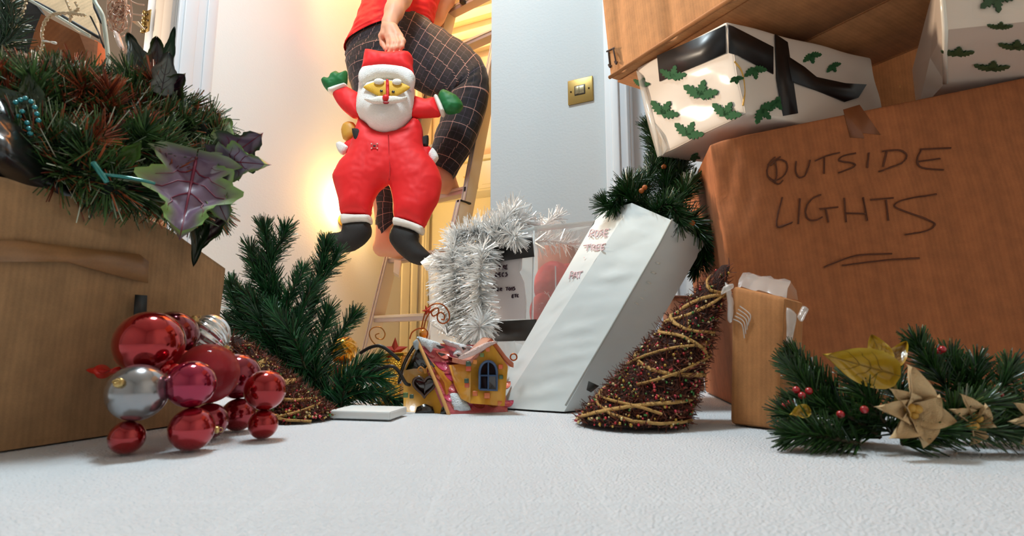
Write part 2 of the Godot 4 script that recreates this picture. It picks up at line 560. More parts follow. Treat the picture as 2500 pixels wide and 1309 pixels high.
	for k in 3:
		var a := TAU * k / 3.0
		ss.tube(PackedVector3Array([Vector3(SIDE_LAMP.x - 0.04, 0.30, SIDE_LAMP.z), Vector3(SIDE_LAMP.x - 0.04 + cos(a) * 0.22, 0.008, SIDE_LAMP.z + sin(a) * 0.22)]), 0.008, 8)
	part("stand", ss, mat(40, 40, 42, 0.4), sl)
	var ll := thing("loft_lamp", "bare warm bulb in the loft above the ladder", "lamp", LOFT_LAMP)
	var bm := M.new()
	bm.ball(LOFT_LAMP, Vector3.ONE * 0.045, 12)
	part("bulb", bm, mat(255, 214, 150, 0.5, 0.0, {"glow": 4.0}), ll)
	var bc := M.new()
	bc.tube(PackedVector3Array([LOFT_LAMP + Vector3(0, 0.04, 0), Vector3(LOFT_LAMP.x, 3.5, LOFT_LAMP.z)]), 0.006, 8)
	part("cord", bc, mat(230, 225, 215, 0.6), ll)
	# small warm lamp on the left wall, behind the plush figure's leg
	var wp := P(866, 500, 2.56)
	var wlp := thing("wall_lamp", "small glowing warm lamp on the left wall behind the plush figure's boot", "lamp", wp)
	var wb := M.new()
	wb.ball(wp, Vector3(0.03, 0.04, 0.03), 12)
	part("bulb", wb, mat(255, 220, 150, 0.5, 0.0, {"glow": 6.0}), wlp)
	var wa := M.new()
	var foot := wp - SIDE * ((wp - W(0, 0)).dot(SIDE))
	wa.tube(PackedVector3Array([wp - Vector3(0, 0.035, 0), wp - Vector3(0, 0.07, 0), foot - Vector3(0, 0.07, 0)]), 0.007, 8)
	wa.ball(foot - Vector3(0, 0.07, 0), Vector3(0.03, 0.03, 0.03), 10)
	part("arm", wa, mat(190, 150, 80, 0.3, 0.8), wlp)
	# brass switch
	var pl := Plane(-AWAY, W(0.438, 1.2, 1.0))
	var tl := on(1387, 200, pl); var tr2 := on(1448, 186, pl); var bl := on(1388, 259, pl); var br := on(1450, 246, pl)
	var so := thing("light_switch", "square brass light switch plate on the pale grey wall", "switch", bl)
	var back := AWAY * 0.001
	var fwd := -AWAY * 0.007
	var pm2 := M.new()
	pm2.rbox([bl + back, br + back, tl + back, tr2 + back, bl + fwd, br + fwd, tl + fwd, tr2 + fwd], 0.003, 1)
	part("plate", pm2, mat(158, 130, 74, 0.36, 0.8, {"bump": noise_fine, "bump_cm": 0.01, "scale": 20.0}), so)
	var qd := func(u0: float, u1: float, v0: float, v1: float, z0: float, z1: float, mm: M):
		var cc := []
		for k in 8:
			var u := u1 if k & 1 else u0
			var vv := v1 if k & 2 else v0
			cc.append(bl.lerp(br, u).lerp(tl.lerp(tr2, u), vv) - AWAY * (z1 if k & 4 else z0))
		mm.rbox(cc, 0.0015, 1)
	var fm := M.new(); qd.call(0.27, 0.70, 0.32, 0.72, 0.005, 0.0085, fm)
	part("bezel", fm, mat(45, 38, 28, 0.4, 0.2), so)
	var rk := M.new(); qd.call(0.31, 0.66, 0.36, 0.68, 0.007, 0.0095, rk); qd.call(0.315, 0.47, 0.37, 0.67, 0.009, 0.0115, rk)
	part("rocker", rk, mat(172, 160, 128, 0.25, 0.85), so)
	for x in [0.13, 0.84]:
		var sw := M.new()
		sw.ball(bl.lerp(br, x).lerp(tl.lerp(tr2, x), 0.52) - AWAY * 0.0075, Vector3.ONE * 0.003, 6)
		part("screw", sw, mat(60, 48, 28, 0.35, 0.8), so)

# ---------- boxes ----------
func face(p: Array, back: Vector3) -> Array:
	# four corners in front (bl, br, tl, tr) and the same pushed back
	return [p[0] + back, p[1] + back, p[2] + back, p[3] + back, p[0], p[1], p[2], p[3]]
func strokes(list: Array, org: Vector2, k: float, pl: Plane, w: float, jit := 0.0012) -> M:
	var m := M.new()
	var nrm := pl.normal if pl.is_point_over(EYE) else -pl.normal
	for s in list:
		var pts := PackedVector3Array()
		for i in range(0, s.size(), 2): pts.append(on(org.x + s[i] / k, org.y + s[i + 1] / k, pl))
		if pts.size() > 2: pts = smooth(pts, 4)
		m.ribbon(pts, nrm, w, 0.0024)
		if jit > 0.0:
			var p2 := PackedVector3Array()
			for q in pts:
				var o := rv() * jit
				p2.append(q + o - nrm * o.dot(nrm))
			m.ribbon(p2, nrm, w * 0.5, 0.0024)
	return m
func flatshape(m: M, px: Array, pl: Plane, lift := 0.0008) -> void:
	var nrm := pl.normal if pl.is_point_over(EYE) else -pl.normal
	var pts := PackedVector3Array()
	for i in range(0, px.size(), 2): pts.append(on(px[i], px[i + 1], pl) + nrm * lift)
	m.plate(pts, -nrm * lift * 0.7)
# a sprig of three spiky leaves printed on the paper
func holly(m: M, x: float, y: float, size: float, turn: float, pl: Plane, flat := 1.0) -> void:
	for k in 3:
		var a := turn + (k - 1) * 1.15 + (0.0 if k != 1 else 0.1)
		var d := Vector2(cos(a), sin(a))
		var s := Vector2(-d.y, d.x)
		var ln := size * (0.62 if k == 1 else 0.7)
		var poly := []
		var prof := [0.0, 0.06, 0.16, 0.26, 0.26, 0.15, 0.40, 0.30, 0.45, 0.17, 0.62, 0.27, 0.66, 0.13, 0.84, 0.16, 1.0, 0.0]
		var pts := []
		for i in range(0, prof.size(), 2): pts.append(d * prof[i] * ln + s * prof[i + 1] * ln)
		for i in range(prof.size() - 4, -1, -2): pts.append(d * prof[i] * ln - s * prof[i + 1] * ln)
		for q in pts:
			poly.append(x + q.x); poly.append(y + q.y * flat)
		flatshape(m, poly, pl, 0.0026)
func boxes() -> void:
	# --- tall carton on the right with pencilled words ---
	var tl := P(1735, 345, 0.90); var tr := P(2640, 158, 0.80)
	var bl := ground(1814, 0.875, 0.002); var br := bl + (tr - tl) - (tl - bl) * ((tr.y - tl.y) / (tl.y - bl.y))
	var pl := Plane(tl, tr, bl)
	var fd := (tr - tl).normalized()
	var back := Vector3(fd.z, 0, -fd.x).normalized() * 0.40
	var big := thing("cardboard_box", "largest brown cardboard box on the right with pencilled words OUTSIDE LIGHTS", "box", (bl + br) / 2)
	var m := M.new()
	var wn := -back.normalized()
	var ripple := func(w: Vector3) -> Vector3:
		var u := (w - tl).dot(fd)
		var near := clampf(1.0 - u / 0.11, 0.0, 1.0) * clampf((w.y - 0.28) / 0.06, 0.0, 1.0)
		return w + wn * near * (0.0026 * sin(u * 330.0 + w.y * 20.0) - 0.012 * clampf(1.0 - u / 0.05, 0.0, 1.0))
	var drop := Vector3(0, tl.y - tr.y, 0)
	m.rbox([bl + back, br + back, tl + back, tr + back + drop, bl, br, tl, tr], 0.006, 44, ripple)
	part("body", m, card(190, 114, 66), big)
	part("pencil_writing", strokes([[600, 265, 550, 320, 540, 400, 590, 440, 650, 420, 690, 360, 680, 300, 620, 285, 560, 330], [600, 300, 612, 380, 600, 470], [580, 300, 640, 260], [560, 430, 620, 470, 660, 440],
		[760, 295, 755, 370, 780, 415, 820, 410, 850, 350, 865, 285], [900, 295, 990, 255, 1090, 230], [975, 265, 970, 390], [1215, 235, 1120, 255, 1090, 290, 1190, 310, 1200, 335, 1080, 385], [1315, 230, 1300, 345],
		[1450, 215, 1420, 340], [1415, 220, 1530, 210, 1600, 245, 1560, 310, 1390, 375], [1700, 205, 1940, 195], [1715, 205, 1680, 290, 1720, 345, 1880, 362], [1690, 298, 1855, 275],
		[655, 570, 610, 790, 730, 760], [610, 800, 725, 765], [790, 580, 775, 775], [950, 550, 870, 590, 830, 670, 850, 735, 910, 745, 960, 720], [940, 660, 1080, 645], [985, 655, 1005, 760],
		[1125, 575, 1140, 760], [1270, 570, 1300, 750], [1130, 690, 1290, 695], [1325, 590, 1500, 575], [1445, 590, 1460, 750], [1830, 548, 1640, 575, 1530, 610, 1520, 650, 1680, 710, 1800, 760, 1810, 790, 1740, 830, 1590, 855],
		[970, 1105, 1100, 1050, 1250, 1010, 1490, 1000], [1110, 1090, 1300, 1065, 1500, 1045, 1700, 1035]], Vector2(1700, 300), 3.125, pl, 0.0021), mat(112, 64, 42, 0.9), big, "dark pencil writing")
	var tp := M.new()
	flatshape(tp, [2058, 268, 2098, 256, 2150, 330, 2105, 325, 2110, 338, 2075, 336], pl)
	part("tape", tp, mat(140, 82, 48, 0.4), big, "brown torn packing tape")
	# --- wrapped box standing on it ---
	var gb := P(1820, 278, 0.85); var gl := P(1605, 385, 1.056)
	gl.y = gb.y
	var gt := P(1775, 50, 0.84); var gtl := on(1553, 165, Plane(gl, gb, gt))
	var dep := gb - gl
	var rd := Vector3(-dep.z, 0, dep.x).normalized() * 0.36
	if rd.x < 0: rd = -rd
	rd.y = 0.014
	var g1 := thing("gift_box", "holly printed wrapped box bound with black tape overhanging the left edge of the largest box", "gift box", gb)
	var gm := M.new()
	var crumple := func(w: Vector3) -> Vector3:
		return w + Vector3(sin(w.y * 61.0 + w.z * 40.0), 0.4 * sin(w.x * 55.0 + w.z * 31.0), cos(w.x * 47.0 - w.y * 70.0)) * 0.0011
	gm.rbox([gl + rd, gb + rd, gtl + rd, gt + rd, gl, gb, gtl, gt], 0.006, 18, crumple)
	part("wrapped_body", gm, mat(236, 220, 204, 0.62, 0.0, {"coat": 0.10, "bump": noise_cloth, "bump_cm": 0.03, "scale": 2.6}), g1)
	var pll := Plane(gl, gb, gt); var plr := Plane(gb, gb + rd, gt + rd * 0.5); var plb := Plane(gl, gb, gb + rd)
	var hm := M.new(true)
	for h in [[1710, 235, 34, -1.4], [1618, 278, 30, -1.1], [1771, 282, 30, -1.2], [1679, 330, 30, -1.2], [1643, 190, 26, -1.4], [1566, 208, 16, -1.3]]: holly(hm, h[0], h[1], h[2] * 2.0, h[3], pll)
	for h in [[1840, 168, 26, 1.3], [1795, 190, 16, 1.3], [1856, 268, 32, 0.7], [1892, 246, 26, 0.9], [1978, 134, 22, 1.2], [2030, 160, 18, 1.0]]: holly(hm, h[0], h[1], h[2] * 1.7, h[3], plr)
	holly(hm, 1690, 382, 34, 0.2, plb, 0.5)
	part("holly_print", hm, mat(40, 92, 48, 0.85), g1, "green holly sprigs printed on the paper")
	var bt := M.new()
	flatshape(bt, [1606, 136, 1702, 94, 1772, 62, 1773, 130, 1719, 154, 1612, 199], pll, 0.0022)
	flatshape(bt, [1776, 62, 1788, 66, 1886, 116, 1886, 182, 1800, 136, 1778, 130], plr, 0.0022)
	flatshape(bt, [1890, 85, 1920, 105, 1925, 140, 1945, 278, 1910, 284, 1893, 190], plr, 0.003)
	flatshape(bt, [1918, 138, 1960, 165, 1990, 190, 2060, 205, 2112, 208, 2092, 240, 2060, 250, 1990, 222, 1930, 200], plr, 0.0034)
	part("black_tape", bt, mat(26, 22, 22, 0.4), g1, "wide strips of black tape")
	var gs := M.new()
	gs.tube(smooth(PackedVector3Array([on(1793, 150, plr), on(1811, 175, plr), on(1818, 222, plr), on(1814, 258, plr)])), 0.0014, 6)
	part("gold_cord", gs, mat(230, 180, 90, 0.3, 0.7), g1)
	var ct := M.new()
	for s in [[1556, 172, 1572, 186, 1600, 300, 1618, 378, 1608, 384, 1584, 300], [1600, 300, 1622, 330, 1632, 362, 1620, 380, 1612, 330]]: flatshape(ct, s, pll, 0.003)
	part("clear_tape", ct, mat(255, 250, 240, 0.12, 0.0, {"alpha": 0.35}), g1, "shiny crumpled clear tape on the corner")
	# --- open flapped box on top ---
	var b0 := P(1490, 192, 1.10); var b1 := P(1790, 0, 0.834)
	b1.y = b0.y
	var ld := (b1 - b0).normalized()
	var rt := Vector3(-ld.z, 0, ld.x).normalized()
	if rt.x < 0: rt = -rt
	var near := b0 + ld * 0.56
	var lean := Vector3(-0.024, 0.36, -0.01)
	var tb := thing("cardboard_box", "topmost brown corrugated box with printed arrows, tilted across the holly gift boxes", "box", b0)
	var tm := M.new()
	var flutes := func(w: Vector3) -> Vector3:
		var u := (w - b0).dot(ld)
		var n := absf(sin(u * 46.0)) * 0.5 + 0.5 * absf(sin(u * 21.0 + 1.0))
		return w + rt * (0.009 * pow(n, 9.0)) * clampf(1.0 - (w - b0).dot(rt) / 0.05, 0.0, 1.0)
	tm.rbox([b0, b0 + rt * 0.43, b0 + lean, b0 + rt * 0.43 + lean, near, near + rt * 0.43, near + lean, near + rt * 0.43 + lean], 0.004, 60, flutes)
	part("body", tm, card(214, 152, 98), tb)
	var plt := Plane(b0, near, b0 + lean)
	part("arrow_print", strokes([[250, 385, 312, 355], [264, 388, 276, 500], [264, 480, 276, 502, 284, 484], [300, 365, 322, 476], [310, 456, 322, 478, 328, 458]], Vector2(1400, 0), 3.045, plt, 0.0028, 0.0), mat(60, 36, 24, 0.8), tb, "two small printed arrows")
	var lip := M.new()
	var lp := PackedVector3Array([b0 + Vector3(0, 0.002, 0), near + Vector3(0, 0.002, 0)])
	lip.tube(PackedVector3Array([lp[0] - rt * 0.002, lp[0].lerp(lp[1], 0.4) - rt * 0.004, lp[1] - rt * 0.002]), 0.004, 8)
	part("folded_edge", lip, card(206, 140, 88), tb)
	var bf := M.new()
	bf.plate(PackedVector3Array([b0 + rt * 0.02 + Vector3(0, -0.003, 0), near + rt * 0.02 + Vector3(0, -0.003, 0), near + rt * 0.21 + Vector3(0, -0.004, 0), b0 + rt * 0.21 + Vector3(0, -0.004, 0)]), Vector3(0, 0.003, 0))
	bf.plate(PackedVector3Array([b0 + rt * 0.22 + Vector3(0, -0.003, 0), near + rt * 0.22 + Vector3(0, -0.003, 0), near + rt * 0.41 + Vector3(0, -0.004, 0), b0 + rt * 0.41 + Vector3(0, -0.004, 0)]), Vector3(0, 0.003, 0))
	part("bottom_flaps", bf, card(196, 134, 84), tb)
	# --- second wrapped box at the far right ---
	var g2at := P(2308, 202, 0.842)
	var g2 := thing("gift_box", "holly printed wrapped box at the top right corner with a folded lower edge", "gift box", g2at)
	var q0 := P(2295, -90, 0.68); var q1 := P(2307, 73, 0.69); var q2 := g2at
	var q3 := P(2232, 216, 0.97); q3.y = g2at.y + 0.004
	var q4 := Vector3(q3.x, q0.y, q3.z)
	var r2 := Vector3(0.96, 0.0, 0.20) * 0.42
	var sec := [q0, q1, q2, q3, q4]
	var wm := M.new(true)
	for i in 5:
		var a: Vector3 = sec[i]; var b: Vector3 = sec[(i + 1) % 5]
		var rows := []
		for k in 9:
			var row := PackedVector3Array()
			for j in 13:
				var w: Vector3 = a.lerp(b, k / 8.0) + r2 * j / 12.0
				if k > 0 and k < 8 and j > 0: w = crumple.call(w)
				row.append(w)
			rows.append(row)
		wm.grid(rows)
	wm.cap(PackedVector3Array(sec))
	var far := PackedVector3Array()
	for s in sec: far.append(s + r2)
	wm.cap(far)
	part("wrapped_body", wm, mat(236, 214, 194, 0.45, 0.0, {"coat": 0.3, "bump": noise_cloth, "bump_cm": 0.12, "scale": 2.6}), g2)
	var h2 := M.new(true)
	var pf := Plane(q0, q1, q1 + r2); var pu := Plane(q1, q2, q2 + r2); var ps := Plane(q0, q1, q3)
	for h in [[2430, -10, 70, 1.3], [2350, -40, 60, 1.2]]: holly(h2, h[0], h[1], h[2], h[3], pf)
	for h in [[2336, 132, 52, -1.5], [2420, 168, 56, -1.5], [2478, 116, 54, -1.5], [2440, 66, 40, -1.5]]: holly(h2, h[0], h[1], h[2] * 1.25, h[3], pu, 0.5)
	part("holly_print", h2, mat(48, 76, 40, 0.5), g2, "green holly sprigs printed on the paper")
	var ce := M.new()
	ce.tube(PackedVector3Array([q0, q0.lerp(q1, 0.6), q1, q1.lerp(q2, 0.5), q2]), 0.0035, 8, 1.0, true, 1.0, 0.25)
	part("taped_edge", ce, mat(250, 236, 216, 0.2, 0.0, {"coat": 0.6}), g2, "glossy taped corner edge")
	var hb := thing("cardboard_box", "brown box glimpsed in the gap behind the two holly gift boxes on the stack", "box", P(2200, 190, 1.12))
	var hx := M.new()
	var hy := tl.y + 0.03
	var hl := ground(2116, 1.10, hy); var hr := ground(2420, 1.07, hy)
	hx.rbox(face([hl, hr, hl + Vector3(0, 0.28, 0), hr + Vector3(0, 0.28, 0)], Vector3(0.02, 0, -0.14)), 0.004, 2)
	part("body", hx, card(196, 132, 78), hb)
	var he := M.new()
	he.rbox(face([P(2196, 215, 1.085), P(2203, 215, 1.085), P(2194, 140, 1.085), P(2200, 140, 1.085)], Vector3(0, 0, -0.006)), 0.001, 1)
	part("edge_strip", he, mat(236, 190, 90, 0.4, 0.3), hb, "pale gold edge strip")
	# --- small plastic wrapped box in front of the tall one ---
	var s0 := ground(1771, 0.74, 0.002); var s1 := ground(1888, 0.69, 0.002)
	var t0 := P(1786, 697, 0.745); var t1 := P(1919, 727, 0.69)
	var sd := (s1 - s0).normalized()
	var sbk := Vector3(sd.z, 0, -sd.x).normalized() * 0.13 + Vector3(-0.035, 0, 0)
	var sb := thing("cardboard_box", "narrow upright plain box with torn clear wrap, standing before the largest box", "box", s0)
	var sm := M.new()
	sm.rbox(face([s0, s1, t0, t1], sbk), 0.007, 8)
	part("body", sm, card(206, 140, 84), sb)
	var wr := M.new()
	var top := [t0 + sbk * 0.9, t1 + sbk * 0.9]
	var rows2 := []
	for i in 7:
		var row := PackedVector3Array()
		for j in 10:
			var u := j / 9.0
			var base: Vector3 = t0.lerp(t1, u * 0.92) + sbk * 0.25
			row.append(base + Vector3(rn(-1, 1), rn(-1, 1), rn(-1, 1)) * 0.0022 + Vector3(0, 0.024 * sin(i / 6.0 * PI) + 0.001, 0) + sbk * (0.1 * i))
		rows2.append(row)
	wr.grid(rows2)
	var plf := Plane(t0, t1, s0)
	for st in [[1766, 690, 1784, 700, 1792, 740, 1780, 788, 1768, 786, 1772, 742], [1757, 700, 1785, 692, 1790, 704, 1760, 722], [1916, 752, 1940, 768, 1938, 812, 1925, 860, 1914, 840, 1918, 800], [1932, 778, 1962, 746, 1978, 752, 1972, 770, 1940, 790]]:
		var pts := PackedVector3Array()
		for i in range(0, st.size(), 2): pts.append(on(st[i], st[i + 1], plf) + plf.normal * rn(-0.004, 0.004) + Vector3(0, 0, 0.004))
		wr.pillow(pts, 0.004, Vector3.INF, 2, Vector3(rn(-0.3, 0.3), rn(-0.2, 0.2), 1).normalized())
	for k in 5:
		wr.tube(smooth(PackedVector3Array([on(1788 + k * 4, 780 - k * 8, plf) + Vector3(0, 0, 0.003), on(1808 + k * 5, 792 - k * 6, plf) + Vector3(0, 0, 0.004), on(1815 + k * 3, 826 - k * 10, plf) + Vector3(0, 0, 0.003)])), 0.0009, 5)
	part("clear_wrap", wr, mat(250, 246, 240, 0.15, 0.0, {"alpha": 0.30, "cull": 1}), sb, "torn shiny clear plastic wrap")
	# --- little brown box far behind the carton ---
	var lb := thing("cardboard_box", "small brown box just showing between the white carton and the twig cone", "box", ground(1675, 1.38))
	var lm := M.new()
	var l0 := ground(1640, 1.36); var l1 := ground(1715, 1.34)
	lm.rbox(face([l0, l1, Vector3(l0.x, P(1650, 724, 1.36).y, l0.z), Vector3(l1.x, P(1650, 726, 1.34).y, l1.z)], Vector3(0.02, 0, -0.14)), 0.003, 2)
	part("body", lm, card(176, 118, 86), lb)
	var le := M.new()
	le.rbox(face([Vector3(l0.x, P(1650, 727, 1.36).y, l0.z + 0.003), Vector3(l1.x, P(1650, 729, 1.34).y, l1.z + 0.003), Vector3(l0.x, P(1650, 721, 1.36).y, l0.z + 0.003), Vector3(l1.x, P(1650, 723, 1.34).y, l1.z + 0.003)], Vector3(0.02, 0, -0.15)), 0.002, 1)
	part("lid", le, card(120, 72, 48), lb)
	carton()
	left_box()
	far_left_box()
func carton() -> void:
	var top := [P(1469, 516, 1.06), P(1545, 497, 0.985), P(1640, 538, 0.93), P(1719, 590, 0.985), P(1690, 545, 1.12), P(1560, 485, 1.15)]
	var bot := [ground(1198, 0.985, 0.003), ground(1226, 0.935, 0.003), ground(1374, 0.88, 0.003), ground(1482, 0.93, 0.003), ground(1455, 1.06, 0.003), ground(1285, 1.09, 0.003)]
	var axis := Vector3.ZERO
	for k in 6: axis += (top[k] - bot[k]) / 6.0
	var box := thing("tree_carton", "long off-white six-sided carton leaning right with an artificial tree spilling out", "carton", (bot[0] + bot[3]) / 2)
	var m := M.new()
	var fl := FastNoiseLite.new(); fl.seed = 3; fl.frequency = 9.0
	var cen := Vector3.ZERO
	for k in 6: cen += bot[k] / 6.0
	for k in 6:
		m.st.set_smooth_group(k + 1)
		var rows := []
		for i in 41:
			var v := i / 40.0
			var row := PackedVector3Array()
			for j in 9:
				var u := j / 8.0
				var w: Vector3 = bot[k].lerp(bot[(k + 1) % 6], u).lerp(top[k].lerp(top[(k + 1) % 6], u), v)
				var out := (w - cen - axis * v).normalized()
				var dent := (fl.get_noise_3d(w.x * 1.2, w.y * 5.0 + k, w.z * 1.2) * 0.004 - absf(fl.get_noise_3d(w.x * 0.5 + 7.0, v * 3.4 + k * 2.0, 0.3)) * 0.003) * sin(PI * u)
				dent -= 0.0025 * exp(-pow((v - 0.93) / 0.012, 2.0)) if k < 4 else 0.0
				dent -= 0.002 * exp(-pow((v - 0.69 + 0.05 * u) / 0.008, 2.0)) if k == 1 else 0.0
				row.append(w + out * (dent + 0.003))
			rows.append(row)
		m.grid(rows, false, 1.0)
	m.st.set_smooth_group(8)
	var inner := PackedVector3Array()
	for k in 6: inner.append(top[k] - axis * 0.06)
	m.cap(inner)
	part("body", m, mat(218, 223, 221, 0.6, 0.0, {"bump": noise_cloth, "bump_cm": 0.1, "scale": 3.0}), box)
	var pl := Plane(top[0], top[1], bot[0])
	part("marker_writing", strokes([[780, 915, 800, 860, 825, 865, 815, 885, 790, 890, 815, 915], [840, 865, 830, 905, 850, 910, 862, 870, 840, 865], [895, 860, 872, 870, 890, 890, 868, 908], [945, 855, 915, 858, 903, 910, 930, 908], [908, 885, 935, 880],
		[740, 985, 800, 975], [775, 980, 765, 1025], [800, 1022, 810, 980, 835, 985, 815, 1003, 835, 1025], [880, 975, 850, 980, 842, 1022, 870, 1020], [848, 1000, 870, 998], [915, 970, 890, 978, 882, 1018, 905, 1015], [886, 998, 905, 995], [745, 1080, 752, 1086]], Vector2(1200, 300), 3.273, Plane(pl.normal, pl.d + (0.004 if pl.is_point_over(EYE) else -0.004)), 0.0017, 0.0), mat(228, 196, 198, 0.8), box, "faint pink marker writing")
	part("marker_writing", strokes([
		[625, 1250, 640, 1195, 665, 1200, 655, 1220, 635, 1222], [650, 1250, 680, 1195, 690, 1248], [665, 1228, 685, 1228], [690, 1200, 735, 1190], [715, 1196, 705, 1245]], Vector2(1200, 300), 3.273, Plane(pl.normal, pl.d + (0.004 if pl.is_point_over(EYE) else -0.004)), 0.0017, 0.0), mat(228, 196, 198, 0.8), box, "faint pink marker writing")
	var p1 := Plane(top[1], top[2], bot[1])
	var p2 := Plane(top[2], top[3], bot[2])
	var sc := M.new()
	for s in [[1602, 640, 1608, 642], [1591, 664, 1598, 666], [1579, 688, 1586, 690], [1572, 708, 1578, 712], [1562, 724, 1568, 728], [1551, 738, 1556, 742]]:
		var pts := PackedVector3Array([on(s[0], s[1], p2), on(s[2] + 4, s[3] + 2, p2), on(s[2] + 1, s[3] + 5, p2), on(s[0] - 3, s[1] + 3, p2)])
		for i in 4: pts[i] += Vector3(-0.1, 0, 1) * 0.0045
		sc.plate(pts, Vector3(0, 0, -0.001))
	part("scuffs", sc, mat(236, 234, 224, 0.8), box, "pale scuffs")
	var ho := M.new()
	var hp := PackedVector3Array()
	for q in [[1436, 930], [1462, 942], [1442, 958], [1431, 952]]: hp.append(on(q[0], q[1], p1) + Vector3(0, 0, 0.005))
	ho.plate(hp, Vector3(0, 0, -0.002))
	var tp := M.new()
	tp.tube(PackedVector3Array([on(1640, 538, p1) + Vector3(0, 0.001, 0.004), on(1606, 600, p1) + Vector3(0, 0, 0.005), on(1484, 811, p1) + Vector3(0, 0, 0.005), on(1380, 990, p1) + Vector3(0, 0, 0.005)]), 0.0018, 6)
	part("seam", tp, mat(186, 188, 182, 0.7), box, "folded seam down the front")
	part("torn_hole", ho, mat(46, 42, 38, 0.9), box, "small dark torn hole")
func left_box() -> void:
	var a := P(0, 435, 0.52); var b := P(548, 657, 0.79)
	var c := ground(548, 0.79)
	var pl := Plane(a, b, c)
	var nrm := pl.normal if pl.is_point_over(EYE) else -pl.normal
	var h := Vector3(nrm.x, 0, nrm.z).normalized()
	var top := smooth(PackedVector3Array([on(-70, 418, pl), on(0, 432, pl), on(150, 466, pl), on(300, 513, pl), on(400, 556, pl) , on(470, 603, pl), on(520, 638, pl), on(546, 656, pl)]), 5)
	var box := thing("cardboard_box", "open brown cardboard box at the lower left overflowing with leafy garland", "box", Vector3(c.x, 0, c.z))
	var crease := [PackedVector2Array([Vector2(-10, 585), Vector2(60, 572), Vector2(130, 535), Vector2(180, 505), Vector2(215, 488)]), PackedVector2Array([Vector2(130, 543), Vector2(185, 548), Vector2(240, 580), Vector2(280, 580), Vector2(325, 593), Vector2(360, 572)]), PackedVector2Array([Vector2(90, 592), Vector2(160, 620), Vector2(240, 660), Vector2(330, 690)])]
	var inv := cam.global_transform.affine_inverse() if cam.is_inside_tree() else cam.transform.affine_inverse()
	var m := M.new()
	var outer := []
	var inner := []
	for i in 49:
		var v := i / 48.0
		var r := PackedVector3Array(); var r2 := PackedVector3Array()
		for j in top.size():
			var t: Vector3 = top[j]
			var bo := Vector3(t.x, 0.002, t.z)
			var w := t.lerp(bo, v)
			var q := inv * w
			var px := Vector2(1250.0 - q.x / q.z * F, 654.5 + q.y / q.z * F)
			var d := 0.0
			for k in 3:
				var cl: PackedVector2Array = crease[k]
				var best := 1e9
				for s in cl.size() - 1: best = minf(best, px.distance_to(Geometry2D.get_closest_point_to_segment(px, cl[s], cl[s + 1])))
				d += (0.0028 if k != 2 else 0.0014) * exp(-pow(best / 9.0, 2.0))
			d += 0.006 * sin(v * 5.0 + j * 0.05) * 0.5
			w += h * d
			r.append(w); r2.append(w - h * 0.005)
		outer.append(r); inner.append(r2)
	m.grid(outer); m.grid(inner)
	m.grid([outer[0], inner[0]])
	var re := PackedVector3Array(); var ri := PackedVector3Array()
	for i in outer.size(): re.append(outer[i][-1]); ri.append(inner[i][-1])
	m.grid([re, ri])
	part("front_panel", m, card(186, 146, 104), box)
	var back := -h * 0.36
	var e1: Vector3 = top[-1] - h * 0.006; var e0: Vector3 = top[0] - h * 0.006
	for s in [[e1, back, 0.0], [e0, back, 0.02]]:
		var sp := M.new()
		var p: Vector3 = s[0]
		sp.rbox([Vector3(p.x, 0.002, p.z), Vector3(p.x, 0.002, p.z) + back, p - Vector3(0, 0.012, 0), p + back * 0.98 - Vector3(0, 0.012, 0), Vector3(p.x, 0.002, p.z) + pl.normal.cross(Vector3.UP) * 0.004, Vector3(p.x, 0.002, p.z) + back + pl.normal.cross(Vector3.UP) * 0.004, p + pl.normal.cross(Vector3.UP) * 0.004 - Vector3(0, 0.012, 0), p + back + pl.normal.cross(Vector3.UP) * 0.004 - Vector3(0, 0.012, 0)], 0.001, 1)
		part("end_panel", sp, card(176, 134, 94), box)
	var bp := M.new()
	var f0 := Vector3(e0.x, 0.002, e0.z) + back; var f1 := Vector3(e1.x, 0.002, e1.z) + back
	bp.rbox(face([f0, f1, f0 + Vector3(0, e0.y, 0), f1 + Vector3(0, e1.y, 0)], -h * 0.005), 0.001, 1)
	bp.rbox([f0 - back, f1 - back, f0 - back + Vector3(0, 0.005, 0), f1 - back + Vector3(0, 0.005, 0), f0, f1, f0 + Vector3(0, 0.005, 0), f1 + Vector3(0, 0.005, 0)], 0.001, 1)
	part("rear_panel", bp, card(176, 134, 94), box)
	var lift := func(px: float, py: float) -> Vector3: return on(px, py, pl) + h * 0.0095
	var bt := M.new()
	for s in [[316, 720, 345, 722, 342, 795, 310, 795], [295, 778, 304, 780, 330, 800, 322, 812, 303, 800]]:
		var pts := PackedVector3Array()
		for i in range(0, s.size(), 2): pts.append(lift.call(s[i], s[i + 1]))
		bt.plate(pts, -h * 0.001)
	part("black_tape", bt, mat(24, 26, 26, 0.5), box, "short strip of black tape")
	var tp := M.new()
	var tpts := PackedVector3Array()
	for q in [[-60, 640], [-60, 596], [0, 588], [60, 590], [130, 600], [240, 612], [330, 622], [352, 640], [350, 692], [250, 668], [150, 640]]: tpts.append(on(q[0], q[1], pl) + h * 0.0075)
	tp.plate(tpts, -h * 0.002)
	part("packing_tape", tp, mat(170, 124, 80, 0.35, 0.0, {"tex": card_tex, "scale": 3.0}), box, "brown packing tape band")
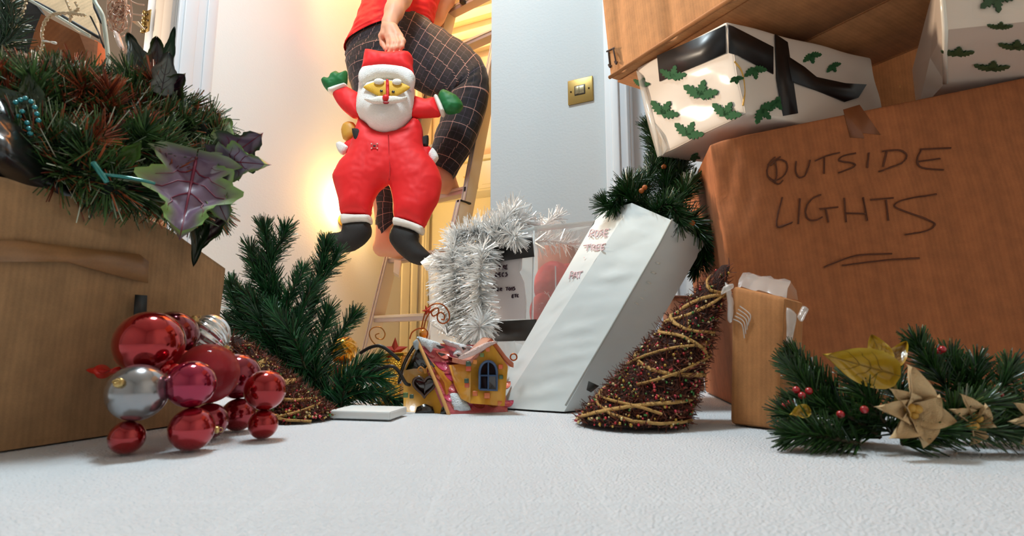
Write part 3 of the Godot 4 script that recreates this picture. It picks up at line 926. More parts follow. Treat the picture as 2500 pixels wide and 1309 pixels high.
func far_left_box() -> void:
	# a support under it, then the opened box with white edges
	var g := thing("cardboard_box", "plain brown box hidden behind the leafy garland, under the white-edged box", "box", ground(120, 1.05))
	var gm := M.new()
	var o := ground(-60, 0.98, 0.002); var o2 := ground(262, 1.05, 0.002)
	var y := P(150, 168, 1.0).y
	gm.rbox(face([o, o2, Vector3(o.x, y, o.z), Vector3(o2.x, y, o2.z)], Vector3(-0.1, 0, -0.3)), 0.004, 2)
	part("body", gm, card(150, 96, 58), g)
	var box := thing("display_box", "brown and cream box with white edge strips at the top left under string lights", "box", P(150, 165, 1.0))
	var dk := Vector3(0.002, 0, -0.006)
	var lo := M.new(true); lo.plate(P3([101, 34, 0.98, 193, 82, 1.0, 231, 99, 1.02, 226, 166, 1.02, 212, 172, 1.02, 60, 160, 0.98, 85, 74, 0.98]), dk)
	part("front_panel", lo, card(166, 106, 66), box)
	var orange := M.new(true); orange.plate(P3([231, 97, 1.02, 262, 116, 1.08, 262, 160, 1.08, 226, 166, 1.02]), Vector3(-0.005, 0, -0.004))
	part("side_panel", orange, card(226, 112, 52), box, "orange side panel")
	var cr := M.new(true); cr.plate(P3([72, -6, 0.99, 60, -60, 1.02, 216, -60, 1.06, 229, 0, 1.05, 241, 90, 1.03, 193, 78, 1.01]), Vector3(0.0, 0.004, -0.006))
	part("lid_flap", cr, card(240, 206, 164), box, "cream lid flap")
	var bk := M.new(true); bk.plate(P3([60, -30, 1.0, 101, 32, 0.985, 99, 75, 0.985, 85, 74, 0.985, 68, 130, 0.985, 30, 120, 0.985, 45, 36, 0.985]), dk)
	part("black_panel", bk, mat(20, 18, 18, 0.6), box, "black taped corner")
	var ws := M.new()
	ws.tube(P3([60, -6, 0.985, 110, 22, 0.985, 165, 55, 0.985, 219, 88, 0.99]), 0.0045, 8, 1.0, true, 0.5)
	part("edge_strip", ws, mat(226, 232, 218, 0.5), box, "white edge strip")
	var w2 := M.new()
	w2.tube(smooth(P3([222, -40, 0.96, 230, 0, 0.965, 246, 28, 0.97, 253, 50, 0.975, 261, 110, 0.98, 264, 150, 0.985, 262, 175, 0.99])), 0.0058, 10, 1.0, true, 0.6)
	part("edge_strip", w2, mat(214, 226, 212, 0.5), box, "white edge strip")
	var bs := M.new()
	bs.tube(P3([222, 42, 0.985, 240, 78, 0.985, 254, 116, 0.985]), 0.005, 6, 1.0, true, 0.3)
	bs.tube(P3([60, -20, 1.0, 78, 0, 0.995, 150, 38, 0.995, 242, 92, 1.0]), 0.003, 6)
	bs.tube(P3([226, -30, 0.99, 232, 20, 0.985, 248, 55, 0.985, 262, 64, 0.99]), 0.003, 6)
	part("black_strip", bs, mat(42, 46, 50, 0.5), box, "dark strips")
	# clear string of lights
	var sl := thing("string_lights", "clear twisted string of small unlit lights hanging over the white-edged box", "string lights", P(100, 120, 0.95))
	var cab := M.new()
	var runs := [[340, -40, 345, 20, 300, 180, 245, 300, 225, 380, 190, 520, 200, 620], [1130, 205, 1030, 190, 950, 180, 800, 180, 700, 200, 600, 290, 560, 450, 575, 560, 545, 690, 480, 770], [870, -20, 920, 100, 950, 180, 930, 280], [1000, 30, 1040, 120, 960, 180]]
	for r in runs:
		for tw in 2:
			var pts := PackedVector3Array()
			for i in range(0, r.size(), 2): pts.append(P(r[i] / 5.435, r[i + 1] / 5.435, 0.945))
			pts = smooth(pts, 7)
			for i in pts.size(): pts[i] += Vector3(cos(i * 1.1 + PI * tw), sin(i * 1.1 + PI * tw), sin(i * 1.1 + PI * tw)) * 0.0016
			cab.tube(pts, 0.0016, 6)
	part("cable", cab, mat(222, 196, 158, 0.25, 0.0, {"coat": 0.6}), sl, "clear twisted cable")
	for b in [[310, 110, 150, 35], [250, 310, 415, 355], [205, 545, 345, 548], [570, 540, 740, 572], [490, 720, 425, 685]]:
		var lbm := M.new()
		var p0 := P(b[0] / 5.435, b[1] / 5.435, 0.943); var p1 := P(b[2] / 5.435, b[3] / 5.435, 0.93)
		lbm.tube(PackedVector3Array([p0, p0.lerp(p1, 0.7), p0.lerp(p1, 0.72), p1]), [0.0016, 0.0018, 0.0026, 0.0024], 8)
		part("bulb", lbm, mat(240, 236, 226, 0.15, 0.0, {"coat": 0.7}), sl, "small clear bulb")
	# tangle of clear cable beside it
	var cc := thing("cable_tangle", "tangled coil of pinkish clear cable hanging beside the door hinge", "cable", P(290, 60, 0.97))
	var cm := M.new()
	for k in 15:
		var pts := PackedVector3Array()
		var cx := 292 + rn(-8, 8); var cy := 28 + rn(-34, 30); var rx := rn(10, 26); var ry := rn(16, 44); var ph := rn(0, TAU)
		for i in 15: pts.append(P(cx + cos(ph + i * 0.44) * rx + rn(-2, 2), cy + sin(ph + i * 0.44) * ry + rn(-2, 2), 0.965 + rn(-0.012, 0.012)))
		cm.tube(smooth(pts, 2), 0.0013, 5)
	for r in [[262, 5, 270, 40, 276, 76], [300, -10, 330, 8, 352, 12], [300, 10, 315, 30, 330, 35, 352, 38], [276, 70, 300, 50, 305, 30], [264, -10, 262, 20, 268, 52, 290, 70, 310, 68], [318, -10, 322, 40, 312, 110, 296, 144]]:
		var pts := PackedVector3Array()
		for i in range(0, r.size(), 2): pts.append(P(r[i], r[i + 1], 0.96))
		cm.tube(smooth(pts, 5), 0.0014, 5)
	part("cable", cm, mat(226, 178, 150, 0.2, 0.0, {"coat": 0.7}), cc)
	var plug := M.new()
	plug.pillow(PL([280, 76, 290, 82, 300, 112, 297, 122, 291, 116, 284, 98], 0.955), 0.008)
	part("connector", plug, mat(240, 214, 200, 0.2, 0.0, {"coat": 0.7}), cc, "clear plastic connector")
	var fl := M.new(true)
	fl.plate(PL([318, 50, 336, 52, 353, 72, 340, 66], 0.965), Vector3(0, 0.001, -0.002))
	part("tag", fl, mat(250, 216, 180, 0.6), cc, "pale paper tag")

# ---------- needles, tinsel, branches ----------
var needle_mesh: ArrayMesh
var strip_mesh: ArrayMesh
func blade(width: float, curve: float, segs: int) -> ArrayMesh:
	# a unit long three sided blade along y
	var m := M.new(true)
	var rows := []
	for i in segs + 1:
		var v := float(i) / segs
		var w := width * (1.0 - 0.55 * v)
		var z := curve * v * v
		rows.append(PackedVector3Array([Vector3(-w, v, z), Vector3(0, v, z + w * 0.6), Vector3(w, v, z)]))
	m.grid(rows, true)
	return m.done()
func along(d: Vector3, at: Vector3, ln: float, w: float) -> Transform3D:
	var y := d.normalized()
	var x := y.cross(rv())
	if x.length() < 0.01: x = y.cross(Vector3(0.3, 0.5, 0.7))
	x = x.normalized()
	return Transform3D(Basis(x * w, y * ln, x.cross(y) * w), at)
func mixc(a: Color, b: Color, jit: float) -> Color:
	var c := a.lerp(b, rng.randf())
	var k := 1.0 + rn(-jit, jit)
	return Color(c.r * k, c.g * k, c.b * k)
# needles round a line: ts and cs take the copies
func needles(pts: PackedVector3Array, count: int, ln: float, width: float, tilt: float, c0: Color, c1: Color, ts: Array, cs: Array, tip := 0.5) -> void:
	var n := pts.size()
	for k in count:
		var s := rng.randf() * (n - 1.001)
		var i := int(s)
		var p := pts[i].lerp(pts[i + 1], s - i)
		var t := (pts[i + 1] - pts[i]).normalized()
		var o := rv(); o = (o - t * o.dot(t)).normalized()
		var v := s / (n - 1)
		var d := (o + t * (tilt + rn(-0.25, 0.25) + v * tip)).normalized()
		ts.append(along(d, p, ln * rn(0.7, 1.15) * (1.0 - 0.25 * v * v), width))
		cs.append(mixc(c0, c1, 0.25))
	for k in count / 14:
		var t2 := (pts[n - 1] - pts[n - 2]).normalized()
		ts.append(along(t2 + rv() * 0.6, pts[n - 1] - t2 * 0.004, ln * rn(0.7, 1.0), width)); cs.append(mixc(c0, c1, 0.25))
const FIR := {"vc": 1, "back": Color(0.12, 0.16, 0.06)}
func fir(o: Node3D, branches: Array, ln: float, dens: float, c0: Color, c1: Color, stem_r := 0.002, tilt := 0.75) -> void:
	# branches: lists of px, py, D
	var ts := []; var cs := []
	for b in branches:
		var pts := smooth(P3(b), 5)
		var length := 0.0
		for i in pts.size() - 1: length += pts[i].distance_to(pts[i + 1])
		var m := M.new()
		m.tube(pts, stem_r, 6)
		part("stem", m, mat(70, 58, 38, 0.8), o)
		needles(pts, int(length * dens), ln, 0.0012, tilt, c0, c1, ts, cs)
	many("needles", needle_mesh, mat(255, 255, 255, 0.32, 0.0, FIR), ts, cs, o)

func decor() -> void:
	needle_mesh = blade(1.0, 0.06, 3)
	strip_mesh = blade(1.0, 0.18, 3)
	fir_branches()
	carton_tree()
	crate_and_tinsel()
	little_house()
	gold_lantern()
	cones()
	baubles()
	left_garland()
	right_garland()

func fir_branches() -> void:
	var o := thing("fir_branch", "dark green artificial fir branches standing between the baubles and the ladder", "fir branch", ground(800, 0.98))
	var g0 := lin(10, 42, 26); var g1 := lin(48, 108, 60)
	fir(o, [
		[800, 1005, 0.98, 740, 900, 0.97, 690, 770, 0.97, 660, 650, 0.98, 646, 560, 0.99],
		[770, 980, 0.97, 745, 850, 0.98, 765, 740, 1.0, 785, 650, 1.02, 796, 600, 1.03],
		[800, 1000, 0.98, 790, 920, 0.99, 820, 830, 1.0, 862, 775, 1.02],
		[760, 960, 0.95, 680, 860, 0.95, 610, 770, 0.96, 566, 700, 0.98],
		[740, 930, 0.93, 660, 830, 0.94, 600, 800, 0.95, 560, 790, 0.96],
		[800, 985, 0.93, 860, 960, 0.92, 920, 960, 0.92, 985, 985, 0.92],
		[790, 1000, 0.93, 830, 930, 0.92, 880, 895, 0.93, 915, 885, 0.94],
		[760, 1000, 0.92, 700, 930, 0.91, 640, 880, 0.92, 600, 850, 0.94],
		[830, 1010, 0.93, 760, 990, 0.90, 720, 950, 0.89, 690, 920, 0.90],
		[700, 800, 0.96, 700, 740, 0.96, 725, 690, 0.98, 740, 660, 1.0],
		[690, 770, 0.97, 640, 700, 0.97, 625, 650, 0.98, 612, 610, 0.99],
		[690, 860, 0.93, 640, 790, 0.93, 620, 740, 0.94, 600, 715, 0.96],
		[745, 900, 0.92, 720, 830, 0.91, 680, 780, 0.92, 660, 750, 0.94],
		[660, 650, 0.98, 675, 610, 0.99, 690, 580, 1.0, 696, 560, 1.0],
		[780, 690, 1.01, 800, 660, 1.02, 815, 640, 1.03, 822, 620, 1.03],
			[720, 960, 0.92, 690, 890, 0.92, 650, 850, 0.93, 625, 810, 0.94],
		[770, 930, 0.94, 770, 860, 0.95, 790, 800, 0.97, 800, 760, 0.98],
		[700, 900, 0.94, 720, 820, 0.94, 735, 760, 0.96, 760, 700, 0.98],
		[680, 840, 0.95, 665, 760, 0.96, 650, 700, 0.97, 640, 640, 0.98],
		[830, 1000, 0.91, 850, 930, 0.90, 890, 920, 0.89, 930, 925, 0.89],
		[600, 790, 0.95, 580, 750, 0.96, 570, 720, 0.97],
	], 0.036, 3000, g0, g1, 0.0022, 0.7)

func carton_tree() -> void:
	var o := thing("artificial_tree", "bushy artificial tree tip and lower boughs spilling from the top of the white carton", "artificial tree", P(1600, 560, 1.02))
	fir(o, [
		[1600, 560, 1.04, 1625, 470, 1.06, 1620, 400, 1.08, 1598, 350, 1.09, 1585, 310, 1.10],
		[1610, 540, 1.03, 1650, 480, 1.06, 1660, 430, 1.08, 1668, 395, 1.10],
		[1580, 530, 1.02, 1545, 490, 1.01, 1520, 470, 1.01, 1500, 500, 1.0],
		[1580, 530, 1.03, 1550, 470, 1.03, 1530, 450, 1.03, 1560, 440, 1.04],
		[1560, 530, 1.03, 1520, 500, 1.02, 1490, 505, 1.01, 1478, 500, 1.01],
		[1620, 540, 1.0, 1650, 510, 1.0, 1670, 470, 1.0, 1690, 440, 1.02],
		[1630, 550, 0.98, 1665, 530, 0.97, 1690, 545, 0.97, 1712, 575, 0.97],
		[1640, 560, 1.0, 1690, 540, 1.0, 1715, 580, 1.0, 1722, 620, 1.0],
		[1660, 580, 1.04, 1712, 600, 1.04, 1712, 640, 1.03, 1700, 655, 1.02],
		[1600, 540, 0.99, 1610, 510, 0.97, 1640, 500, 0.95, 1660, 545, 0.94],
		[1590, 545, 1.05, 1570, 470, 1.06, 1590, 420, 1.08, 1600, 385, 1.09],
		[1620, 500, 1.06, 1640, 440, 1.08, 1640, 390, 1.1, 1635, 360, 1.1],
	], 0.038, 3600, lin(10, 38, 16), lin(40, 84, 34), 0.002, 0.55)
	for b in [[1621, 407, 1.06], [1566, 466, 0.99], [1574, 458, 0.99], [1690, 545, 0.95]]:
		var m := M.new()
		m.ball(P(b[0], b[1], b[2]), Vector3.ONE * 0.005, 8)
		part("bud", m, mat(190, 104, 44, 0.5), o, "small brown bud")

# ---------- clear crate and white tinsel ----------
func tinsel(o: Node3D, lines: Array, ln: float, dens: float) -> void:
	var ts := []; var cs := []
	for b in lines:
		var pts := smooth(P3(b), 5)
		var length := 0.0
		for i in pts.size() - 1: length += pts[i].distance_to(pts[i + 1])
		var m := M.new()
		m.tube(pts, 0.0015, 5)
		part("wire", m, mat(200, 200, 200, 0.3, 0.8), o)
		needles(pts, int(length * dens), ln, 0.0019, 0.3, Color(0.86, 0.85, 0.83), Color(0.96, 0.97, 0.97), ts, cs, 0.2)
	many("strands", strip_mesh, mat(255, 255, 255, 0.28, 0.25, {"vc": 1, "back": Color(0.3, 0.3, 0.3)}), ts, cs, o)
func crate_and_tinsel() -> void:
	# corners: left, front, right; clear sides
	var a := ground(1058, 1.42, 0.003); var b := ground(1296, 1.20, 0.003); var c := ground(1500, 1.36, 0.003)
	var at := P(1046, 640, 1.44); var bt := P(1304, 556, 1.20); var ct := P(1470, 540, 1.36)
	var d := a + c - b
	var dt := at + ct - bt
	var o := thing("storage_crate", "clear plastic storage crate with a paper note and black handles behind the ceramic house", "crate", (a + c) / 2)
	var clear := mat(238, 244, 244, 0.12, 0.0, {"alpha": 0.16})
	var side := func(p: Vector3, q: Vector3, pt: Vector3, qt: Vector3, called: String):
		var m := M.new()
		var back := (q - p).cross(Vector3.UP).normalized() * 0.0025
		m.rbox([p + back, q + back, pt + back, qt + back, p, q, pt, qt], 0.0008, 1)
		part(called, m, clear, o)
	side.call(a, b, at, bt, "side_panel"); side.call(b, c, bt, ct, "side_panel"); side.call(c, d, ct, dt, "side_panel"); side.call(d, a, dt, at, "side_panel")
	var bm := M.new()
	bm.rbox([d, c, d + Vector3(0, 0.003, 0), c + Vector3(0, 0.003, 0), a, b, a + Vector3(0, 0.003, 0), b + Vector3(0, 0.003, 0)], 0.001, 1)
	part("base", bm, clear, o)
	# rolled rim
	var rim := M.new()
	var up := Vector3(0, 0.004, 0)
	for e in [[at, bt], [bt, ct], [ct, dt], [dt, at]]:
		var p: Vector3 = e[0]; var q: Vector3 = e[1]
		var out := -(q - p).cross(Vector3.UP).normalized() * 0.012
		rim.rbox([p - up, q - up, p + up, q + up, p - up * 2.2 + out, q - up * 2.2 + out, p + out, q + out], 0.0015, 1)
	part("rim", rim, mat(232, 240, 240, 0.2, 0.0, {"alpha": 0.55}), o, "milky plastic rim")
	var corner := M.new()
	corner.plate(PackedVector3Array([P(1026, 640, 1.36), P(1050, 622, 1.36), P(1084, 618, 1.36), P(1090, 650, 1.36), P(1040, 660, 1.36)]), Vector3(0.002, 0.0, -0.012))
	part("rim_corner", corner, mat(246, 240, 228, 0.3), o, "white rim corner")
	var ribs := M.new()
	for e in [0.28, 0.55]:
		var p := b.lerp(c, e); var q := bt.lerp(ct, e)
		ribs.tube(PackedVector3Array([p.lerp(q, 0.12), p.lerp(q, 0.75)]), 0.0016, 5)
	ribs.tube(PackedVector3Array([b.lerp(bt, 0.02), b.lerp(bt, 0.98)]), 0.0025, 6)
	part("ribs", ribs, mat(240, 244, 244, 0.15, 0.0, {"alpha": 0.5}), o)
	var pl := Plane(a, bt, b)
	var nrm := pl.normal if pl.is_point_over(EYE) else -pl.normal
	var plate := func(px: Array, lift: float) -> M:
		var m := M.new()
		var pts := PackedVector3Array()
		for i in range(0, px.size(), 2): pts.append(on(px[i], px[i + 1], pl) + nrm * lift)
		m.plate(pts, -nrm * lift * 0.5)
		return m
	var hd: M = plate.call([1196, 606, 1210, 597, 1304, 581, 1309, 628, 1214, 640, 1196, 642], 0.012)
	part("handle", hd, mat(26, 24, 24, 0.45), o, "black plastic handle")
	var strip: M = plate.call([1120, 790, 1312, 780, 1306, 832, 1120, 836], 0.004)
	part("tape", strip, mat(44, 36, 32, 0.35), o, "dark band of tape")
	var note := thing("paper_note", "white paper note with handwriting taped to the front of the clear crate", "note", on(1250, 720, pl))
	var nm: M = plate.call([1196, 640, 1277, 630, 1276, 658, 1270, 664, 1282, 690, 1288, 740, 1285, 779, 1196, 781], 0.0055)
	part("sheet", nm, mat(232, 222, 222, 0.7), note)
	var ln := Plane(pl.normal, pl.d)
	var st := [[718, 655, 760, 650], [742, 653, 732, 682], [762, 682, 768, 652, 780, 655, 770, 666, 782, 682], [800, 648, 787, 653, 786, 680, 800, 678], [788, 665, 798, 664], [702, 745, 706, 712, 724, 720, 706, 745], [745, 710, 732, 712, 732, 740, 748, 738], [732, 725, 744, 724], [772, 708, 758, 716, 758, 738, 772, 736], [796, 708, 784, 712, 798, 725, 782, 740],
		[690, 795, 702, 805], [702, 795, 690, 806], [662, 832, 652, 845, 664, 858, 674, 842, 662, 832], [680, 834, 696, 832], [688, 833, 684, 856], [700, 832, 697, 856], [714, 830, 711, 854], [699, 845, 713, 843], [730, 830, 720, 832, 719, 854, 732, 852], [720, 842, 730, 841], [740, 854, 743, 832, 754, 834, 744, 842, 756, 854],
		[786, 828, 806, 825], [796, 828, 793, 852], [814, 828, 808, 842, 818, 850, 826, 836, 814, 828], [832, 826, 838, 838, 846, 822], [838, 838, 834, 852], [858, 822, 848, 828, 860, 840, 846, 850],
		[850, 884, 838, 886, 836, 908, 850, 906], [837, 896, 848, 895], [856, 884, 874, 881], [865, 883, 862, 906], [888, 882, 878, 888, 878, 902, 890, 902]]
	var wm := strokes(st, Vector2(1000, 450), 3.272, pl, 0.0019, 0.0)
	wm.st = wm.st
	var wr := part("handwriting", wm, mat(70, 44, 58, 0.8), note, "purple-black handwriting")
	wr.position += nrm * 0.0058
	# contents
	var inside := thing("red_cloth", "crumpled red cloth bundle seen through the side of the clear crate", "cloth", ground(1380, 1.36, 0.01))
	var cm := M.new()
	for q in [[1352, 700, 1.37, 0.05, 0.065], [1392, 690, 1.40, 0.05, 0.05], [1352, 762, 1.36, 0.06, 0.06], [1400, 750, 1.42, 0.05, 0.05], [1370, 815, 1.40, 0.065, 0.06], [1362, 850, 1.40, 0.06, 0.05]]:
		cm.ball(P(q[0], q[1], q[2]), Vector3(q[3], q[4], q[3] * 0.8), 14)
	part("cloth", cm, mat(186, 30, 40, 0.7, 0.0, {"bump": noise_cloth, "bump_cm": 0.8, "scale": 5.0, "rim": 0.5}), inside)
	var ib := thing("carton", "pinkish brown packet inside the clear crate near its rim", "packet", ground(1370, 1.44, 0.01))
	var im := M.new()
	im.box(P(1365, 632, 1.45), Vector3(0.10, 0.07, 0.06), 0.004, Basis(Vector3.UP, -0.6))
	im.box(Vector3(P(1365, 610, 1.45).x, 0.155, P(1365, 610, 1.45).z), Vector3(0.09, 0.26, 0.055), 0.004, Basis(Vector3.UP, -0.6))
	part("body", im, mat(186, 118, 98, 0.6, 0.0, {"tex": card_tex, "scale": 3.0}), ib)
	var t1 := thing("tinsel_garland", "long white tinsel garland hanging in loops down the left front of the clear crate", "tinsel", P(1130, 700, 1.2))
	tinsel(t1, [[1120, 570, 1.33, 1105, 620, 1.27, 1110, 680, 1.24, 1115, 740, 1.23, 1130, 800, 1.22, 1150, 850, 1.21], [1178, 600, 1.22, 1175, 650, 1.18, 1170, 700, 1.17, 1178, 750, 1.16, 1184, 790, 1.15], [1100, 600, 1.32, 1140, 565, 1.30, 1180, 590, 1.26, 1195, 630, 1.22], [1090, 820, 1.24, 1120, 760, 1.24, 1140, 700, 1.24], [1182, 775, 1.14, 1176, 790, 1.12, 1170, 800, 1.10], [1075, 620, 1.30, 1085, 700, 1.27, 1090, 780, 1.25], [1140, 600, 1.26, 1145, 680, 1.22, 1150, 760, 1.20, 1160, 820, 1.19]], 0.044, 2800)
	var t2 := thing("tinsel_garland", "puff of white tinsel piled on the front rim of the clear crate", "tinsel", P(1250, 560, 1.25))
	tinsel(t2, [[1150, 570, 1.28, 1190, 555, 1.26, 1225, 560, 1.23, 1260, 580, 1.18], [1205, 580, 1.22, 1230, 540, 1.24, 1255, 510, 1.27, 1250, 515, 1.28], [1235, 570, 1.24, 1270, 540, 1.27, 1290, 550, 1.30]], 0.046, 3000)
	var t3 := thing("tinsel_garland", "white tinsel lying inside the clear crate, one tuft rising over its rim", "tinsel", P(1360, 560, 1.4))
	tinsel(t3, [[1300, 570, 1.36, 1330, 550, 1.40, 1350, 535, 1.44, 1362, 530, 1.45], [1300, 590, 1.34, 1350, 590, 1.37, 1400, 600, 1.40, 1440, 610, 1.43], [1395, 650, 1.40, 1390, 720, 1.38, 1350, 740, 1.33]], 0.042, 1000)
	# things lying under and before the crate: clear bag
	var bag := thing("plastic_bag", "crumpled clear plastic bag lying against the crate behind the house gable", "bag", ground(1300, 1.08, 0.0))
	var pm := M.new()
	var rows := []
	for i in 9:
		var row := PackedVector3Array()
		for j in 10:
			row.append(P(1215 + j * 12, 838 + i * 19, 1.15) + Vector3(rn(-1, 1), rn(-1, 1), rn(-1, 1)) * 0.006)
		rows.append(row)
	pm.grid(rows)
	part("film", pm, mat(240, 244, 246, 0.15, 0.0, {"alpha": 0.4, "cull": 1}), bag)

# ---------- ceramic house ----------
func little_house() -> void:
	var at := ground(1120, 0.93, 0.0)
	var o := thing("ceramic_house", "yellow ceramic house lantern with snowy pink roof, heart window and arched window", "ornament", at)
	var wall := mat(238, 170, 62, 0.28, 0.0, {"coat": 0.7, "bump": noise_bump, "bump_cm": 0.05, "scale": 9.0})
	var dark := mat(34, 22, 12, 0.18, 0.0, {"coat": 0.8})
	# left gable front with dark attic
	var body := M.new()
	var f := P3([985, 1012, 0.90, 1098, 1014, 0.875, 1085, 935, 0.88, 1022, 838, 0.91, 985, 905, 0.92])
	var bk := Vector3(0.055, 0, -0.10)
	body.plate(f, bk)
	var body_part := part("gable_wall", body, wall, o)
	var attic := M.new()
	attic.plate(P3([990, 904, 0.908, 1022, 842, 0.902, 1062, 896, 0.885, 1050, 900, 0.885, 1010, 900, 0.9]), Vector3(0, 0, -0.004))
	part("attic_opening", attic, dark, o, "dark glossy attic under the gable")
	# heart window
	var hp := PackedVector3Array()
	for i in 28:
		var t := TAU * i / 28.0
		var x := 16.0 * pow(sin(t), 3.0)
		var y := 13.0 * cos(t) - 5.0 * cos(2 * t) - 2.0 * cos(3 * t) - cos(4 * t)
		hp.append(P(1037 + x * 1.72 , 941 - y * 1.75, 0.888) + Vector3(0, 0, 0.003))
	var hm := M.new()
	hm.plate(hp, Vector3(0, 0, -0.006))
	var hw := part("heart_window", hm, mat(30, 14, 10, 0.1, 0.0, {"coat": 1.0}), o, "dark glossy heart-shaped window")
	var hf := M.new()
	var ring := hp.duplicate(); ring.append(hp[0])
	for i in ring.size(): ring[i] += Vector3(0, 0, 0.001)
	hf.tube(ring, 0.0022, 6)
	part("window_frame", hf, mat(70, 40, 22, 0.3, 0.0, {"coat": 0.5}), hw)
	for s in [[1030, 912, 1020, 905, 1026, 896, 1035, 902, 1037, 912], [1040, 912, 1042, 898, 1052, 894, 1056, 904, 1046, 910]]:
		var pts := PackedVector3Array()
		for i in range(0, s.size(), 2): pts.append(P(s[i], s[i + 1], 0.885))
		var cm := M.new()
		cm.tube(smooth(pts), 0.0012, 6)
		part("scroll", cm, mat(200, 130, 50, 0.3), o)
	for q in [[990, 965, 12, 96, 130, 70], [1005, 968, 10, 52, 84, 64], [1076, 950, 12, 222, 130, 50]]:
		var tm := M.new()
		tm.box(P(q[0], q[1], 0.89), Vector3(q[2], q[2], 4) * 0.00066, 0.001)
		part("brick", tm, mat(q[3], q[4], q[5], 0.3, 0.0, {"coat": 0.6}), o)
	for q in [[1012, 1012, 1018, 994, 1037, 986, 1056, 994, 1062, 1013], [1074, 1013, 1078, 996, 1090, 988, 1097, 1000, 1098, 1014]]:
		var am := M.new()
		var apts := PackedVector3Array()
		for i in range(0, q.size(), 2): apts.append(P(q[i], q[i + 1], 0.882 if q[0] < 1070 else 0.872))
		am.plate(apts, Vector3(0, 0, -0.004))
		part("base_arch", am, dark, o, "dark glossy arch at the foot of the wall")
	# main roof: front slope sweeping down to the right, in rows of scalloped tiles
	var ridge := P3([1020, 830, 0.905, 1060, 838, 0.93, 1105, 842, 0.955, 1150, 842, 0.98, 1200, 838, 1.0])
	var eave := P3([1100, 1018, 0.868, 1125, 1016, 0.872, 1160, 1012, 0.88, 1200, 1010, 0.89, 1240, 1008, 0.9])
	var rows := []
	for i in 15:
		var v := i / 14.0
		var row := PackedVector3Array()
		for j in 21:
			var u := j / 20.0 * 4.0
			var k := mini(int(u), 3)
			var p := ridge[k].lerp(ridge[k + 1], u - k).lerp(eave[k].lerp(eave[k + 1], u - k), v)
			p += Vector3(0.45, -0.6, 0.4) * 0.022 * sin(PI * v) * 0.6
			row.append(p)
		rows.append(row)
	var rm := M.new()
	rm.grid(rows)
	var low := []
	for r in rows:
		var r2 := PackedVector3Array()
		for p in r: r2.append(p + Vector3(-0.006, -0.006, -0.004))
		low.append(r2)
	rm.grid(low); rm.grid([rows[0], low[0]]); rm.grid([rows[-1], low[-1]])
	var e0 := PackedVector3Array(); var e1 := PackedVector3Array()
	for i in rows.size(): e0.append(rows[i][0]); e1.append(low[i][0])
	rm.grid([e0, e1])
	var pink := mat(206, 92, 98, 0.35, 0.0, {"coat": 0.6, "bump": noise_fine, "bump_cm": 0.12, "scale": 12.0})
	var roof := part("roof", rm, pink, o, "glittery pink roof")
	for i in 6:
		for j in 5:
			var r := 1 + i * 2
			var p: Vector3 = rows[r][j * 4 + (2 if i % 2 else 0)]
			var q: Vector3 = rows[mini(r + 3, 14)][mini(j * 4 + 4, 20)]
			var u: Vector3 = rows[r][mini(j * 4 + 4, 20)] - rows[r][j * 4]
			var dn: Vector3 = rows[mini(r + 2, 14)][j * 4] - rows[r][j * 4]
			var n := u.cross(dn).normalized()
			if n.z < 0: n = -n
			var tm := M.new()
			var tp := PackedVector3Array()
			for k in 9:
				var a := PI * k / 8.0
				tp.append(p + u * (0.5 - 0.5 * cos(a)) + dn * (0.15 + 0.75 * sin(a)) + n * (0.0022 - 0.0012 * (1.0 - sin(a))))
			tm.plate(tp, -n * 0.003)
			part("roof_tile", tm, mat([206, 214, 192][(i + j) % 3], [86, 104, 70][(i * 2 + j) % 3], [92, 108, 84][(i + j * 2) % 3], 0.35, 0.0, {"coat": 0.6, "bump": noise_fine, "bump_cm": 0.12, "scale": 12.0}), roof)
	# barge edge of the gable
	var be := M.new()
	var edge := PackedVector3Array()
	for i in rows.size(): edge.append(rows[i][0] + Vector3(-0.001, 0, 0.003))
	be.tube(edge, 0.0042, 8, 1.0, true, 0.7)
	part("bargeboard", be, mat(236, 176, 104, 0.3, 0.0, {"coat": 0.6}), o, "pale orange roof edge")
	var be2 := M.new()
	be2.tube(smooth(P3([1024, 828, 0.905, 1003, 858, 0.912, 986, 892, 0.92, 975, 935, 0.93])), 0.005, 8, 1.0, true, 0.6)
	part("bargeboard", be2, mat(52, 36, 20, 0.2, 0.0, {"coat": 0.8}), o, "dark glossy roof edge")
	# snow on the ridge
	var snow := mat(226, 234, 238, 0.5, 0.0, {"bump": noise_fine, "bump_cm": 0.2, "scale": 14.0})
	for s in [[1018, 822, 1040, 824, 1075, 832, 1078, 850, 1060, 848, 1050, 866, 1036, 850, 1024, 846], [1078, 833, 1120, 838, 1160, 842, 1165, 856, 1140, 850, 1128, 868, 1112, 852, 1090, 846], [1105, 866, 1120, 845, 1145, 842, 1150, 860, 1128, 880, 1104, 876], [1096, 962, 1120, 956, 1138, 975, 1150, 1004, 1104, 1010]]:
		var sm := M.new()
		sm.pillow(PL(s, 0.884 if s[1] > 900 else (0.908 if s[0] < 1040 else 0.942)), 0.007, Vector3.INF, 4, Vector3(0.3, 0.5, 0.8))
		part("snow_patch", sm, snow, o, "pale glittering snow patch")
	var il := M.new()
	il.pillow(PL([1008, 836, 1018, 828, 1024, 838, 1022, 852, 1016, 856, 1010, 848], 0.897), 0.004)
	part("icicle", il, mat(170, 180, 184, 0.15, 0.0, {"coat": 0.9}), o, "glossy icicle drop")
	# dormer with the arched window
	var df := P3([1148, 985, 0.868, 1232, 992, 0.862, 1240, 895, 0.866, 1200, 838, 0.872, 1150, 888, 0.874])
	var dm := M.new()
	dm.plate(df, Vector3(-0.02, 0.0, -0.06))
	part("dormer_wall", dm, wall, o)
	var wl := M.new()
